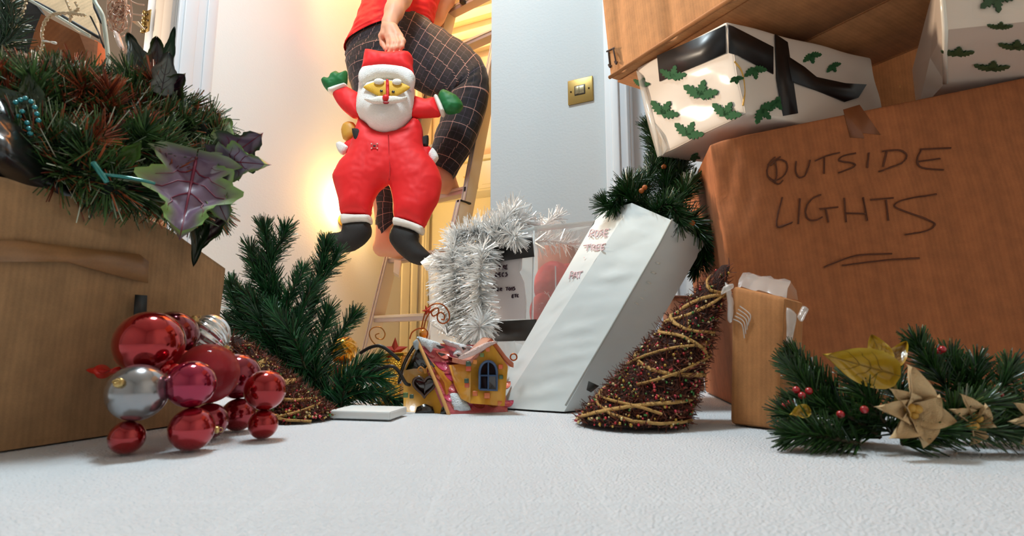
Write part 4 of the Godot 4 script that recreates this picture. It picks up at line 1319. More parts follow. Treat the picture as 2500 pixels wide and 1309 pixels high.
	wl.plate(P3([1098, 892, 0.90, 1150, 886, 0.874, 1148, 985, 0.868, 1128, 975, 0.875, 1112, 940, 0.885]), Vector3(-0.004, 0, -0.01))
	part("dormer_cheek", wl, wall, o)
	var arch := func(x0: float, x1: float, yb: float, yt: float, yc: float, dd: float) -> PackedVector3Array:
		var a := PackedVector3Array([P(x0, yb, dd), P(x1, yb + 2, dd)])
		for i in 13:
			var t := PI * i / 12.0
			a.append(P((x0 + x1) / 2 + (x1 - x0) / 2 * cos(t), yc - (yc - yt) * sin(t), dd))
		return a
	var wp: PackedVector3Array = arch.call(1171, 1213, 951, 882, 908, 0.8615)
	var wm := M.new()
	wm.plate(wp, Vector3(0, 0, -0.004))
	var win := part("arched_window", wm, mat(36, 22, 20, 0.1, 0.0, {"coat": 1.0}), o, "dark arched window")
	var fm := M.new()
	var fr := wp.duplicate(); fr.append(wp[0])
	fm.tube(fr, 0.0022, 6)
	fm.tube(P3([1192, 884, 0.86, 1192, 951, 0.86]), 0.0014, 6)
	fm.tube(P3([1172, 917, 0.86, 1213, 917, 0.86]), 0.0014, 6)
	part("window_frame", fm, mat(60, 86, 122, 0.3, 0.0, {"coat": 0.5}), win, "blue window frame with crossed bars")
	for q in [[1144, 889, 13, 52, 84, 64], [1144, 900, 13, 214, 84, 44], [1139, 930, 11, 52, 84, 64], [1140, 941, 11, 214, 84, 44], [1177, 867, 10, 110, 128, 64], [1191, 854, 10, 226, 110, 50], [1222, 896, 11, 226, 96, 46], [1223, 921, 10, 60, 92, 62], [1160, 961, 12, 222, 112, 50], [1189, 966, 14, 222, 112, 50], [1160, 884, 10, 230, 140, 50], [1221, 985, 12, 222, 112, 50]]:
		var tm := M.new()
		tm.box(P(q[0], q[1], 0.8645 if q[0] > 1146 else 0.871), Vector3(q[2], q[2], 5) * 0.00064, 0.001)
		part("brick", tm, mat(q[3], q[4], q[5], 0.3, 0.0, {"coat": 0.6}), o)
	for s in [[1200, 832, 0.866, 1180, 850, 0.866, 1160, 874, 0.868, 1140, 886, 0.872, 1104, 880, 0.885], [1198, 832, 0.866, 1215, 848, 0.862, 1236, 876, 0.86, 1254, 893, 0.86]]:
		var rm2 := M.new()
		var line := smooth(P3(s))
		var up: Array = []
		for k in 5:
			var row := PackedVector3Array()
			for p in line: row.append(p + Vector3(-0.02, 0.004 * sin(PI * k / 4.0), -0.07) * (k / 4.0) + Vector3(0, 0.004, 0))
			up.append(row)
		var dn := []
		for r in up:
			var row := PackedVector3Array()
			for p in r: row.append(p - Vector3(0, 0.007, 0))
			dn.append(row)
		rm2.grid(up); rm2.grid(dn); rm2.grid([up[0], dn[0]])
		part("dormer_roof", rm2, mat(228, 150, 128, 0.35, 0.0, {"coat": 0.6, "bump": noise_fine, "bump_cm": 0.1, "scale": 12.0}) if s[3] == 1180 or s[3] < 1190 else mat(196, 96, 50, 0.3, 0.0, {"coat": 0.6}), o)
	var ds := M.new()
	ds.pillow(PL([1165, 842, 1185, 832, 1205, 830, 1215, 836, 1196, 842, 1182, 856, 1160, 872, 1135, 882, 1120, 880, 1140, 862], 0.862), 0.006, P(1172, 852, 0.862), 4, Vector3(-0.2, 0.6, 0.7))
	part("snow_patch", ds, mat(238, 206, 196, 0.45, 0.0, {"bump": noise_fine, "bump_cm": 0.2, "scale": 14.0}), o, "pinkish snow over the dormer")
	for q in [[1066, 844, 20], [1070, 862, 18], [1128, 848, 10], [1115, 866, 14], [1150, 866, 10]]:
		var cut := M.new()
		var a := P(q[0], q[1], 0.892); var b := P(q[0] + q[2], q[1] + 4, 0.892)
		cut.tube(PackedVector3Array([a, a.lerp(b, 0.5) + Vector3(0, -0.0015, 0.002), b]), [0.001, 0.0028, 0.0008], 6)
		part("roof_slot", cut, dark, o, "dark crescent slot in the roof")

# ---------- gold lantern, wires, gold bauble, cable ----------
func wire(called: String, lab: String, cat: String, lines: Array, r: float, m: Material) -> Node3D:
	var o := thing(called, lab, cat, P(lines[0][0], lines[0][1], lines[0][2]))
	for l in lines:
		var mm := M.new()
		mm.tube(smooth(P3(l), 6), r, 7)
		part("wire", mm, m, o)
	return o
func spiral(cx: float, cy: float, d: float, r0: float, r1: float, a0: float, turns: float) -> Array:
	var o := []
	for i in 17:
		var t := i / 16.0
		var r := lerpf(r0, r1, t)
		var a := a0 + TAU * turns * t
		o.append_array([cx + cos(a) * r, cy + sin(a) * r, d])
	return o
func star(c: Vector3, r: float, th: float, turn := 0.0) -> M:
	var m := M.new(true)
	var pts := PackedVector3Array()
	for k in 10:
		var a := PI / 2 + turn + PI * k / 5.0
		var rr := r if k % 2 == 0 else r * 0.42
		pts.append(c + Vector3(cos(a) * rr, sin(a) * rr, 0))
	for s in [-1.0, 1.0]:
		for k in 10: m.tri(c + Vector3(0, 0, th * s), pts[k], pts[(k + 1) % 10])
	return m
func gold_lantern() -> void:
	var o := thing("gold_lantern", "square gold glitter lantern with a red star beside the ceramic house", "lantern", ground(942, 1.02))
	var m := M.new()
	var a := ground(905, 1.0, 0.004); var b := ground(978, 0.97, 0.004)
	var at := P(912, 872, 1.0); var bt := P(982, 868, 0.97)
	m.rbox(face([a, b, at, bt], Vector3(0.02, 0, -0.085)), 0.004, 16)
	part("body", m, mat(222, 158, 40, 0.32, 0.75, {"bump": noise_fine, "bump_cm": 0.5, "scale": 14.0}), o)
	var lid := M.new()
	lid.rbox(face([at - Vector3(0.003, 0, 0), bt + Vector3(0.003, 0, 0), at + Vector3(-0.003, 0.006, 0), bt + Vector3(0.003, 0.006, 0)], Vector3(0.02, 0, -0.085)), 0.002, 1)
	part("rim", lid, mat(230, 180, 80, 0.25, 0.85), o)
	part("star", star(P(964, 857, 0.985), 0.024, 0.005), mat(178, 58, 36, 0.35, 0.3), o, "red metal star")
	var bl := thing("wire_scroll", "thin copper wire scroll rising from the gold lantern at its left", "wire ornament", P(935, 860, 0.99))
	for s in [[985, 862, 0.985, 960, 856, 0.99, 930, 850, 0.99, 908, 832, 0.99, 902, 812, 0.99, 912, 800, 0.99, 930, 800, 0.99, 940, 815, 0.99, 934, 828, 0.99, 920, 826, 0.99, 917, 818, 0.99, 926, 814, 0.99]]:
		var mm := M.new(); mm.tube(smooth(P3(s), 6), 0.0011, 7)
		part("wire", mm, mat(190, 126, 60, 0.3, 0.9), bl)
	var hook := thing("wire_scroll", "copper wire hanger with spiral curls, amber bead and small red star above the house ridge", "wire ornament", P(1034, 835, 0.96))
	var copper := mat(176, 92, 44, 0.3, 0.9)
	for s in [[1028, 806, 0.96, 1036, 770, 0.96, 1045, 752, 0.96, 1062, 742, 0.96, 1082, 745, 0.96, 1096, 764, 0.96, 1095, 782, 0.96, 1082, 790, 0.96, 1070, 784, 0.96, 1068, 770, 0.96, 1076, 763, 0.96, 1085, 770, 0.96, 1084, 780, 0.96, 1077, 780, 0.96],
		[1034, 806, 0.962, 1040, 780, 0.962, 1052, 760, 0.962, 1068, 752, 0.962, 1070, 764, 0.962, 1058, 772, 0.962, 1053, 763, 0.962, 1060, 756, 0.962], [1000, 828, 0.96, 1006, 812, 0.96, 1020, 803, 0.96, 1034, 802, 0.96, 1044, 812, 0.96, 1042, 826, 0.96]]:
		var mm := M.new(); mm.tube(smooth(P3(s), 6), 0.0013, 7)
		part("wire", mm, copper, hook)
	var bead := M.new()
	bead.ball(P(1033, 815, 0.96), Vector3(0.0075, 0.0085, 0.0075), 14)
	part("bead", bead, mat(224, 140, 34, 0.12, 0.2, {"coat": 1.0}), hook, "amber glass bead")
	part("star", star(P(1043, 758, 0.957), 0.010, 0.003, 0.4), mat(196, 62, 36, 0.35, 0.2), hook, "small red star")
	wire("bead_ring", "little copper ring hanging by the right gable of the ceramic house", "ring", [spiral(1254, 872, 0.93, 8, 8, 0, 1.0)], 0.0013, copper)
	wire("electric_cable", "black electric cable arching out of the fir branches into the ceramic house", "cable", [[880, 862, 0.90, 905, 848, 0.89, 930, 845, 0.885, 955, 862, 0.885, 975, 880, 0.89], [900, 908, 0.89, 930, 900, 0.885, 955, 894, 0.88, 972, 905, 0.88, 990, 935, 0.878, 1000, 940, 0.885]], 0.0028, mat(26, 22, 20, 0.4))
	# gold bauble behind the fir tips
	var gb := thing("bauble", "gold ribbed bauble half hidden behind the fir branch tip", "bauble", P(838, 855, 1.12))
	var gm := M.new()
	var prof := PackedVector2Array()
	for i in 21: prof.append(Vector2(sin(PI * i / 20.0), -cos(PI * i / 20.0)) * 0.028)
	gm.lathe(prof, P(838, 855, 1.12), Basis(Vector3.RIGHT, 0.9), 60, 12, 0.05)
	part("shell", gm, mat(214, 150, 30, 0.2, 0.85, {"coat": 0.6}), gb)
	var gc := M.new(); gc.box(P(838, 862, 1.12) + Vector3(0, -0.062, 0), Vector3(0.05, 0.075, 0.05), 0.004)
	var st := thing("gift_box", "small gold wrapped box beneath the gold bauble, behind the fir branches", "gift box", Vector3(P(838, 862, 1.12).x, 0, -1.12))
	var gy := P(838, 855, 1.12).y - 0.028
	var gx := M.new(); gx.box(Vector3(P(838, 862, 1.12).x, gy / 2 + 0.001, -1.12), Vector3(0.07, gy - 0.002, 0.07), 0.004)
	part("body", gx, mat(196, 140, 50, 0.35, 0.5), st)
	var gr := M.new()
	gr.box(Vector3(P(838, 862, 1.12).x, gy / 2 + 0.001, -1.12), Vector3(0.014, gy - 0.001, 0.0715), 0.002)
	part("ribbon", gr, mat(150, 40, 36, 0.4), st)
	# thin white box lid on the floor
	var wb := thing("box_lid", "flat white cardboard lid lying on the floor below the fir branches", "lid", ground(885, 0.80))
	var wm := M.new()
	var c0 := ground(812, 0.80, 0.002); var c1 := ground(958, 0.78, 0.002)
	wm.rbox(face([c0, c1, c0 + Vector3(0, 0.012, 0), c1 + Vector3(0, 0.012, 0)], Vector3(0.01, 0, -0.07)), 0.003, 2)
	part("body", wm, mat(236, 236, 232, 0.6), wb)

# ---------- twig cones wound with string ----------
func cone(called: String, lab: String, base: Vector3, tip: Vector3, r: float, seed_: int, wraps: Array) -> void:
	rng.seed = seed_
	var o := thing(called, lab, "cone ornament", base)
	var y := (tip - base).normalized()
	var b := Basis(Vector3(1, 0, 0), y, Vector3(0, 0, 1))
	var h := base.distance_to(tip)
	var body := M.new()
	var prof := PackedVector2Array([Vector2(0.001, 0)])
	for i in 13: prof.append(Vector2(r * pow(1.0 - i / 12.0, 0.92) * 0.93 + 0.006, h * i / 12.0))
	prof.append(Vector2(0.001, h))
	body.lathe(prof, base, b, 40)
	part("core", body, mat(58, 28, 18, 0.9, 0.0, {"bump": noise_fine, "bump_cm": 0.8, "scale": 16.0}), o)
	var ts := []; var cs := []
	for k in 5200:
		var v := 1.0 - sqrt(rng.randf())
		var a := rn(0, TAU)
		var rr := r * pow(1.0 - v, 0.92) * 0.95 + 0.005
		var p := base + b * Vector3(cos(a) * rr, v * h, sin(a) * rr)
		var out := b * Vector3(cos(a), 0.2, sin(a))
		ts.append(along(rv() + out * 0.35 + y * rn(-0.5, 0.9), p, rn(0.008, 0.017), 0.0009))
		cs.append(mixc(lin(60, 24, 16), lin(130, 66, 40), 0.3))
	many("twigs", needle_mesh, mat(255, 255, 255, 0.7, 0.0, {"vc": 1}), ts, cs, o)
	var bead := M.new(); bead.ball(Vector3.ZERO, Vector3.ONE, 4)
	var bm := bead.done()
	ts = []; cs = []
	for k in 1000:
		var v := 1.0 - sqrt(rng.randf())
		var a := rn(0, TAU)
		var rr := r * pow(1.0 - v, 0.92) + 0.007
		ts.append(Transform3D(Basis().scaled(Vector3.ONE * rn(0.0009, 0.0023)), base + b * Vector3(cos(a) * rr, v * h, sin(a) * rr)))
		cs.append([lin(200, 20, 40), lin(190, 150, 50), lin(60, 130, 50), lin(220, 60, 80), lin(230, 210, 150)][k % 5])
	many("glitter_beads", bm, mat(255, 255, 255, 0.12, 0.4, {"vc": 1, "coat": 1.0}), ts, cs, o)
	for w in wraps:
		var pts := PackedVector3Array()
		for i in 49:
			var t := i / 48.0
			var v: float = lerpf(w[0], w[1], t)
			var a: float = w[2] + TAU * w[3] * t
			var rr := r * pow(1.0 - v, 0.92) + 0.007 + 0.002 * sin(t * 31.0)
			pts.append(base + b * Vector3(cos(a) * rr, (v + 0.022 * sin(a * 2.0 + w[2] * 3.0)) * h, sin(a) * rr))
		var sm := M.new()
		sm.tube(pts, 0.0030, 6, 1.0, true, 0.6, 0.15)
		part("string", sm, mat(206, 160, 92, 0.85, 0.0, {"bump": noise_fine, "bump_cm": 0.2, "scale": 20.0}), o, "tan raffia string")
func cones() -> void:
	cone("twig_cone", "tall brown glitter twig cone wound with raffia, leaning beside the white carton", ground(1535, 0.745, 0.006), P(1772, 648, 0.80), 0.066, 5,
		[[0.0, 0.93, 0.4, 3.6], [0.02, 0.86, 3.4, -2.6], [0.06, 0.62, 1.4, 1.4], [0.25, 0.8, 2.2, -1.3]])
	cone("twig_cone", "smaller brown twig cone with raffia lying behind the red baubles on the left", ground(735, 0.80, 0.006), P(572, 822, 0.86), 0.045, 6,
		[[0.0, 0.9, 0.9, 4.0], [0.02, 0.85, 2.4, -3.0]])
	rng.seed = 77

# ---------- baubles ----------
func baubles() -> void:
	var unit := M.new()
	unit.ball(Vector3.ZERO, Vector3.ONE, 28)
	var ball := unit.done()
	var cm := M.new()
	cm.lathe(PackedVector2Array([Vector2(0.0, 0.99), Vector2(0.17, 0.985), Vector2(0.17, 1.14), Vector2(0.15, 1.17), Vector2(0, 1.17)]), Vector3.ZERO, Basis.IDENTITY, 20, 10, 0.05)
	var cap := cm.done()
	var lm := M.new()
	var lp := PackedVector3Array()
	for i in 13: lp.append(Vector3(cos(TAU * i / 12.0) * 0.1, 1.26 + sin(TAU * i / 12.0) * 0.1, 0))
	lm.tube(lp, 0.018, 6)
	var loop := lm.done()
	var rib := M.new()
	var pr := PackedVector2Array()
	for i in 25: pr.append(Vector2(sin(PI * i / 24.0), -cos(PI * i / 24.0)))
	rib.lathe(pr, Vector3.ZERO, Basis.IDENTITY, 96, 16, 0.045)
	var ribbed := rib.done()
	# px, py, radius px, distance, colour, roughness, metallic, tilt of the cap, label, mesh
	var list := [
		[365, 838, 80, 0.578, Color8(164, 8, 16), 0.10, 0.75, Vector3(-0.5, 0.3, -0.9), "large glossy red bauble at the top left of the pile", 0],
		[420, 820, 62, 0.658, Color8(120, 8, 34), 0.14, 0.75, Vector3(0.6, 0.9, -0.9), "dark maroon bauble behind the large glossy red one", 0],
		[507, 820, 52, 0.705, Color8(226, 228, 228), 0.16, 0.85, Vector3(0.9, -0.7, -0.3), "silver ribbed bauble at the back of the pile", 1],
		[507, 912, 74, 0.628, Color8(179, 26, 40), 0.42, 0.55, Vector3(0.4, -0.3, -1.0), "frosted pinkish red bauble in the middle of the pile", 0],
		[467, 938, 58, 0.558, Color8(156, 4, 58), 0.10, 0.75, Vector3(0.3, 0.1, -1.0), "glossy magenta bauble at the front of the pile", 0],
		[580, 918, 56, 0.69, Color8(126, 6, 38), 0.12, 0.75, Vector3(0.5, 0.4, -1.0), "glossy burgundy bauble right of the frosted one", 0],
		[648, 952, 50, 0.63, Color8(157, 6, 15), 0.12, 0.75, Vector3(0.6, 0.3, -1.0), "small glossy red bauble at the right end of the pile", 0],
		[336, 958, 70, 0.54, Color8(150, 150, 152), 0.20, 0.85, Vector3(0.0, 0.35, 0.9), "silver grey bauble with a dark pole at the front left", 0],
	]
	# the row on the floor that carries them
	var under := {"silver grey one at the front left": [7, Color8(159, 8, 15), -0.006], "glossy magenta one": [4, Color8(173, 26, 39), 0.004], "frosted middle one": [3, Color8(140, 10, 36), 0.006], "burgundy one": [5, Color8(150, 12, 30), 0.004], "red one at the right end": [6, Color8(164, 12, 18), 0.0]}
	for k in under:
		var u = list[under[k][0]]
		var uc := P(u[0], u[1], u[3])
		var ur: float = uc.distance_to(P(u[0] + u[2], u[1], u[3])) * 0.97
		var h: float = (uc.y - ur) / 2.0 - 0.0003
		if h > 0.006: list.append([uc.x + under[k][2], h, uc.z, -1.0, under[k][1], 0.14, 0.7, Vector3(rn(-1, 1), rn(-0.2, 0.4), -0.8), "small red bauble on the floor directly under the " + k, 0])
	for b in list:
		var d: float = b[3]
		var c := P(b[0], b[1], d)
		var r: float = c.distance_to(P(b[0] + b[2], b[1], d)) * 0.97
		if d < 0.0:
			c = Vector3(b[0], b[1], b[2])
			r = b[1]
		if c.y < r + 0.001: c.y = r + 0.001
		var o := thing("bauble", b[8], "bauble", c, "pile of baubles in front of the left box")
		var up: Vector3 = b[7].normalized()
		var x := up.cross(Vector3(0.2, 0.1, 1)).normalized()
		var bs := Basis(x, up, x.cross(up)).scaled_local(Vector3.ONE * r)
		var body := MeshInstance3D.new()
		body.name = "shell"; body.mesh = ribbed if b[9] else ball; body.basis = bs
		var col: Color = b[4]
		body.material_override = mat(col.r8, col.g8, col.b8, b[5], b[6], {"coat": 0.9} if b[5] < 0.3 else {"coat": 0.25, "bump": noise_fine, "bump_cm": 0.05, "scale": 20.0})
		o.add_child(body, true)
		var cp := MeshInstance3D.new()
		cp.name = "cap"; cp.mesh = cap; cp.basis = bs; cp.material_override = mat(200, 170, 110, 0.3, 0.9)
		o.add_child(cp, true)
		var lo := MeshInstance3D.new()
		lo.name = "loop"; lo.mesh = loop; lo.material_override = mat(200, 170, 110, 0.3, 0.9)
		cp.add_child(lo, true)
	# small bird at the left of the pile
	var rb := thing("bird_ornament", "small bright red bird shaped ornament at the left edge of the pile", "ornament", P(245, 905, 0.62))
	var bm := M.new()
	bm.pillow(PL([220, 903, 228, 897, 240, 896, 248, 890, 256, 896, 268, 902, 280, 900, 292, 895, 288, 910, 272, 914, 258, 920, 250, 925, 242, 916, 230, 912], 0.62), 0.012, P(250, 906, 0.62))
	part("body", bm, mat(226, 44, 30, 0.35, 0.1, {"coat": 0.4}), rb)
	var wg := M.new()
	wg.pillow(PL([240, 903, 252, 899, 266, 905, 256, 913, 246, 911], 0.606), 0.005)
	part("wing", wg, mat(200, 30, 24, 0.35), rb)
	var st := M.new()
	st.tube(P3([285, 902, 0.625, 310, 900, 0.62, 340, 915, 0.6]), 0.002, 6)
	part("stem", st, mat(120, 24, 24, 0.5), rb)
	var pk := thing("bead_pick", "sprig of little red glass beads wedged between the large red and magenta baubles", "beads", P(420, 890, 0.58))
	for q in [[405, 900, 0.575, 0.0055], [425, 905, 0.58, 0.0075], [395, 885, 0.585, 0.0055], [440, 880, 0.62, 0.0075], [415, 880, 0.6, 0.0055], [450, 870, 0.64, 0.007]]:
		var gm := M.new(); gm.ball(P(q[0], q[1], q[2]), Vector3.ONE * q[3], 10)
		part("bead", gm, mat(220, 20, 30, 0.08, 0.3, {"coat": 1.0}), pk)

# ---------- leaves and garlands ----------
# a lobed leaf from stalk to tip; half width hw in pixels; colours: middle, edge, vein
func leaf(o: Node, b: Array, t: Array, hw: float, lobes: float, cup: float, cm: Color, ce: Color, cv: Color, called := "leaf", rough := 0.35) -> void:
	var p0 := P(b[0], b[1], b[2]); var p1 := P(t[0], t[1], t[2])
	var y := p1 - p0
	var view := (EYE - p0).normalized()
	var x := y.cross(view).normalized()
	var n := x.cross(y.normalized()).normalized()
	var w: float = hw / F * b[2]
	var bend := rn(-0.10, 0.14) * y.length()
	var rows := []; var cols := []; var back := []
	var N := 22; var K := 12
	for i in N + 1:
		var v := float(i) / N
		var base := pow(sin(PI * clampf(pow(v, 0.62), 0.001, 0.999)), 0.72)
		var lob := 1.0 + lobes * (0.6 * sin(v * TAU * 2.4 + 0.2) + 0.16 * sin(v * TAU * 9.0))
		var row := PackedVector3Array(); var cr := []; var rb := PackedVector3Array()
		for j in K + 1:
			var u := 2.0 * j / K - 1.0
			var ww := w * base * lob
			var q := p0 + y * (v - lobes * 0.16 * absf(u) * (1.0 - v) * base) + x * u * ww + n * (cup * w * u * u - cup * w * 0.3 + bend * sin(PI * v) * 0.6 + 0.06 * w * sin(absf(u) * 7.0 + v * 16.0))
			row.append(q); rb.append(q - n * 0.0008)
			var k := clampf((absf(u) - 0.35) / 0.5 + (v - 0.7) * 0.8, 0.0, 1.0)
			cr.append(cm.lerp(ce, k * k))
		rows.append(row); cols.append(cr); back.append(rb)
	var m := M.new()
	m.grid(rows, false, 1.0, cols); m.grid(back, false, 1.0, cols)
	var lf := part(called, m, mat(255, 255, 255, rough, 0.0, {"vc": 1, "back": Color(0.10, 0.12, 0.05), "coat": 0.2}), o)
	var vm := M.new()
	var mid := PackedVector3Array()
	for i in range(0, N + 1, 2): mid.append(rows[i][K / 2] + n * 0.0006)
	vm.tube(mid, PackedFloat32Array(radii([w * 0.045, w * 0.012], mid.size() - 1)), 6)
	for s in [-1, 1]:
		for q in [[3, 0.86, 9], [6, 0.84, 13], [10, 0.8, 17]]:
			var sv := PackedVector3Array()
			for k in 6:
				var f := k / 5.0
				var r: int = int(lerpf(q[0], q[2], f))
				var c: int = clampi(int(round(K / 2.0 + s * f * q[1] * K / 2.0)), 0, K)
				sv.append(rows[mini(r, N)][c] + n * 0.0004)
			vm.tube(sv, PackedFloat32Array(radii([w * 0.026, w * 0.006], 5)), 5)
	var mv := mat(int(cv.r8), int(cv.g8), int(cv.b8), 0.5)
	part("veins", vm, mv, lf)

func left_garland() -> void:
	var o := thing("leafy_garland", "thick green and rust needle garland heaped in the open box at the left", "garland", P(300, 480, 0.64))
	var ts := []; var cs := []; var spots := []
	var g0 := lin(18, 44, 26); var g1 := lin(92, 126, 68)
	var r0 := lin(86, 26, 14); var r1 := lin(196, 104, 66)
	for g in [[-60, 215, 0.62, 80, 218, 0.64, 200, 225, 0.67, 320, 240, 0.71, 430, 262, 0.75, 522, 300, 0.78],
		[-60, 300, 0.58, 100, 285, 0.60, 220, 295, 0.64, 340, 300, 0.68, 450, 318, 0.72, 540, 345, 0.76],
		[30, 350, 0.56, 180, 370, 0.59, 300, 372, 0.63, 400, 385, 0.67, 500, 400, 0.72],
		[120, 420, 0.57, 240, 445, 0.60, 340, 470, 0.64, 440, 500, 0.69, 520, 500, 0.74],
		[-60, 190, 0.74, 60, 205, 0.75, 180, 220, 0.77, 300, 236, 0.79, 400, 255, 0.80],
		[-60, 240, 0.58, 60, 235, 0.60, 180, 245, 0.64, 300, 262, 0.68, 420, 300, 0.72]]:
		var pts := smooth(P3(g), 6)
		for i in pts.size():
			pts[i] += rv() * 0.008
			if i > 3: spots.append(pts[i])
		var m := M.new()
		m.tube(pts, 0.014, 8, 1.0, true, 1.0, 0.3)
		part("core", m, mat(16, 26, 16, 0.9), o)
		needles(pts, 2300, 0.046, 0.0011, 0.35, g0, g1, ts, cs)
		needles(pts, 470, 0.046, 0.0012, 0.2, r0, r1, ts, cs)
		needles(pts, 260, 0.050, 0.0010, 0.3, lin(130, 150, 120), lin(214, 214, 190), ts, cs)
		# tufts that stand out of the mass
		for k in 7:
			var q := pts[rng.randi_range(4, pts.size() - 5)]
			var d := (rv() + Vector3(0.2, 0.8, 0.5)).normalized()
			var tw := PackedVector3Array([q, q + d * 0.02, q + d * 0.035 + rv() * 0.006])
			var red := k % 3 == 0
			needles(tw, 90, 0.036, 0.0011, 1.0, r0 if red else g0, r1 if red else g1, ts, cs)
	many("needles", needle_mesh, mat(255, 255, 255, 0.35, 0.0, FIR), ts, cs, o)
	var ss := []; var sc := []
	for k in 60:
		var q: Vector3 = spots[rng.randi() % spots.size()] + Vector3(rn(-1, 1), rn(-0.2, 1), rn(0, 1)) * 0.026
		ss.append(along(rv() + Vector3(0.2, 0.6, 0.2), q, rn(0.010, 0.020), 0.0011)); sc.append(mixc(Color(0.45, 0.62, 0.55), Color(0.9, 0.92, 0.86), 0.1))
	many("tinsel_strips", strip_mesh, mat(255, 255, 255, 0.12, 0.7, {"vc": 1}), ss, sc, o)
	var purple := lin(124, 98, 122); var green := lin(140, 176, 96); var dk := lin(20, 34, 18); var dg := lin(48, 74, 34); var vein := Color8(132, 40, 66)
	var s1 := thing("leaf_spray", "broad purple-green lobed leaves drooping over the front corner of the left box", "leaves", P(520, 470, 0.66))
	leaf(s1, [480, 384, 0.66], [440, 576, 0.60], 96, 0.5, 0.35, purple, green, vein)
	leaf(s1, [486, 392, 0.68], [556, 545, 0.65], 52, 0.5, 0.3, lin(170, 160, 174), green, vein)
	leaf(s1, [470, 388, 0.68], [366, 470, 0.64], 44, 0.45, 0.3, purple, green, vein)
	leaf(s1, [540, 398, 0.70], [640, 326, 0.68], 54, 0.45, 0.35, purple, dg, vein)
	leaf(s1, [540, 392, 0.69], [656, 402, 0.66], 44, 0.4, 0.5, lin(160, 146, 168), green, vein)
	leaf(s1, [530, 350, 0.74], [562, 290, 0.76], 24, 0.2, 0.3, lin(150, 170, 130), green, Color8(120, 130, 90))
	leaf(s1, [500, 500, 0.72], [472, 652, 0.70], 20, 0.15, 0.3, dk, dk, Color8(30, 30, 22))
	leaf(s1, [540, 520, 0.74], [484, 612, 0.72], 22, 0.2, 0.3, lin(40, 26, 30), dg, Color8(60, 24, 34))
	var sm := M.new()
	for q in [[400, 380, 0.72, 440, 378, 0.70, 480, 386, 0.66], [440, 350, 0.74, 500, 372, 0.72, 542, 394, 0.69], [420, 420, 0.72, 470, 460, 0.72, 505, 505, 0.72]]: sm.tube(smooth(P3(q)), 0.002, 6)
	part("stalk", sm, mat(110, 50, 50, 0.6), s1)
	var s2 := thing("leaf_spray", "upright dark pointed leaves atop the left heap in front of the door frame", "leaves", P(380, 230, 0.74))
	leaf(s2, [372, 225, 0.76], [312, 80, 0.76], 26, 0.28, 0.3, dk, lin(36, 48, 30), Color8(30, 44, 26))
	leaf(s2, [388, 215, 0.75], [382, 90, 0.75], 30, 0.24, 0.35, lin(52, 46, 48), lin(58, 76, 36), Color8(70, 44, 54))
	leaf(s2, [400, 190, 0.74], [426, 66, 0.74], 13, 0.2, 0.8, lin(54, 82, 62), lin(34, 54, 38), Color8(60, 70, 50))
	leaf(s2, [385, 245, 0.72], [452, 180, 0.70], 34, 0.24, 0.3, lin(60, 42, 52), lin(70, 92, 44), Color8(110, 40, 60))
	leaf(s2, [392, 235, 0.70], [412, 128, 0.70], 28, 0.22, 0.4, lin(110, 116, 112), lin(62, 60, 58), Color8(80, 60, 66))
	leaf(s2, [372, 240, 0.72], [316, 196, 0.68], 20, 0.2, 0.3, lin(120, 140, 80), lin(80, 104, 50), Color8(90, 60, 60))
	var sm2 := M.new()
	sm2.tube(smooth(P3([360, 300, 0.74, 374, 260, 0.74, 384, 220, 0.75])), 0.0025, 6)
	part("stalk", sm2, mat(60, 50, 36, 0.7), s2)
	var s3 := thing("leaf_spray", "small bright green leaves lying in the middle of the left garland", "leaves", P(290, 370, 0.60))
	leaf(s3, [310, 395, 0.60], [232, 332, 0.59], 28, 0.24, 0.3, lin(96, 132, 44), lin(110, 150, 60), Color8(120, 120, 60))
	leaf(s3, [300, 400, 0.60], [345, 345, 0.58], 20, 0.2, 0.3, lin(70, 96, 40), lin(84, 120, 50), Color8(100, 100, 60))
	leaf(s3, [90, 290, 0.57], [66, 170, 0.56], 26, 0.15, 0.3, lin(40, 56, 30), lin(52, 72, 38), Color8(60, 70, 40))
	leaf(s3, [60, 270, 0.56], [-10, 210, 0.55], 24, 0.15, 0.3, lin(36, 54, 30), lin(48, 66, 36), Color8(60, 70, 40))
	# dark greenery at the far left edge, behind the string lights
	var fg := thing("fir_branch", "dark green fir sprig at the top left edge beside the string lights", "fir branch", P(10, 130, 0.8))
	fir(fg, [[-40, 200, 0.82, -10, 130, 0.84, 10, 60, 0.86, 20, 10, 0.88], [-40, 150, 0.82, 10, 110, 0.84, 36, 60, 0.86], [-60, 120, 0.84, -20, 60, 0.86, 0, 0, 0.88]], 0.045, 1800, lin(10, 32, 18), lin(30, 66, 36))
	# teal beads
	var tb := thing("bead_string", "string of shiny teal beads looping over the left garland", "beads", P(60, 260, 0.53))
	var teal := mat(22, 150, 160, 0.1, 0.35, {"coat": 1.0})
	for q in [[38, 250], [50, 244], [62, 240], [76, 248], [85, 262], [90, 278], [94, 294], [54, 272], [46, 284], [66, 300], [70, 314], [74, 326]]:
		var m := M.new(); m.ball(P(q[0], q[1], 0.535), Vector3.ONE * 0.0024, 8)
		part("bead", m, teal, tb)
	var tt := M.new()
	tt.tube(smooth(P3([228, 398, 0.55, 242, 418, 0.55, 262, 446, 0.555])), 0.0028, 8)
	tt.tube(smooth(P3([250, 426, 0.555, 300, 432, 0.56, 345, 440, 0.57, 378, 448, 0.58])), 0.0018, 8)
	part("cord", tt, mat(26, 128, 122, 0.15, 0.3, {"coat": 0.8}), tb)
	# black plastic bag
	var bg := thing("plastic_bag", "glossy black plastic bag tucked in the open box at the left edge", "bag", P(20, 400, 0.52))
	var bm := M.new()
	var fl := FastNoiseLite.new(); fl.seed = 8; fl.frequency = 14.0
	var rows := []
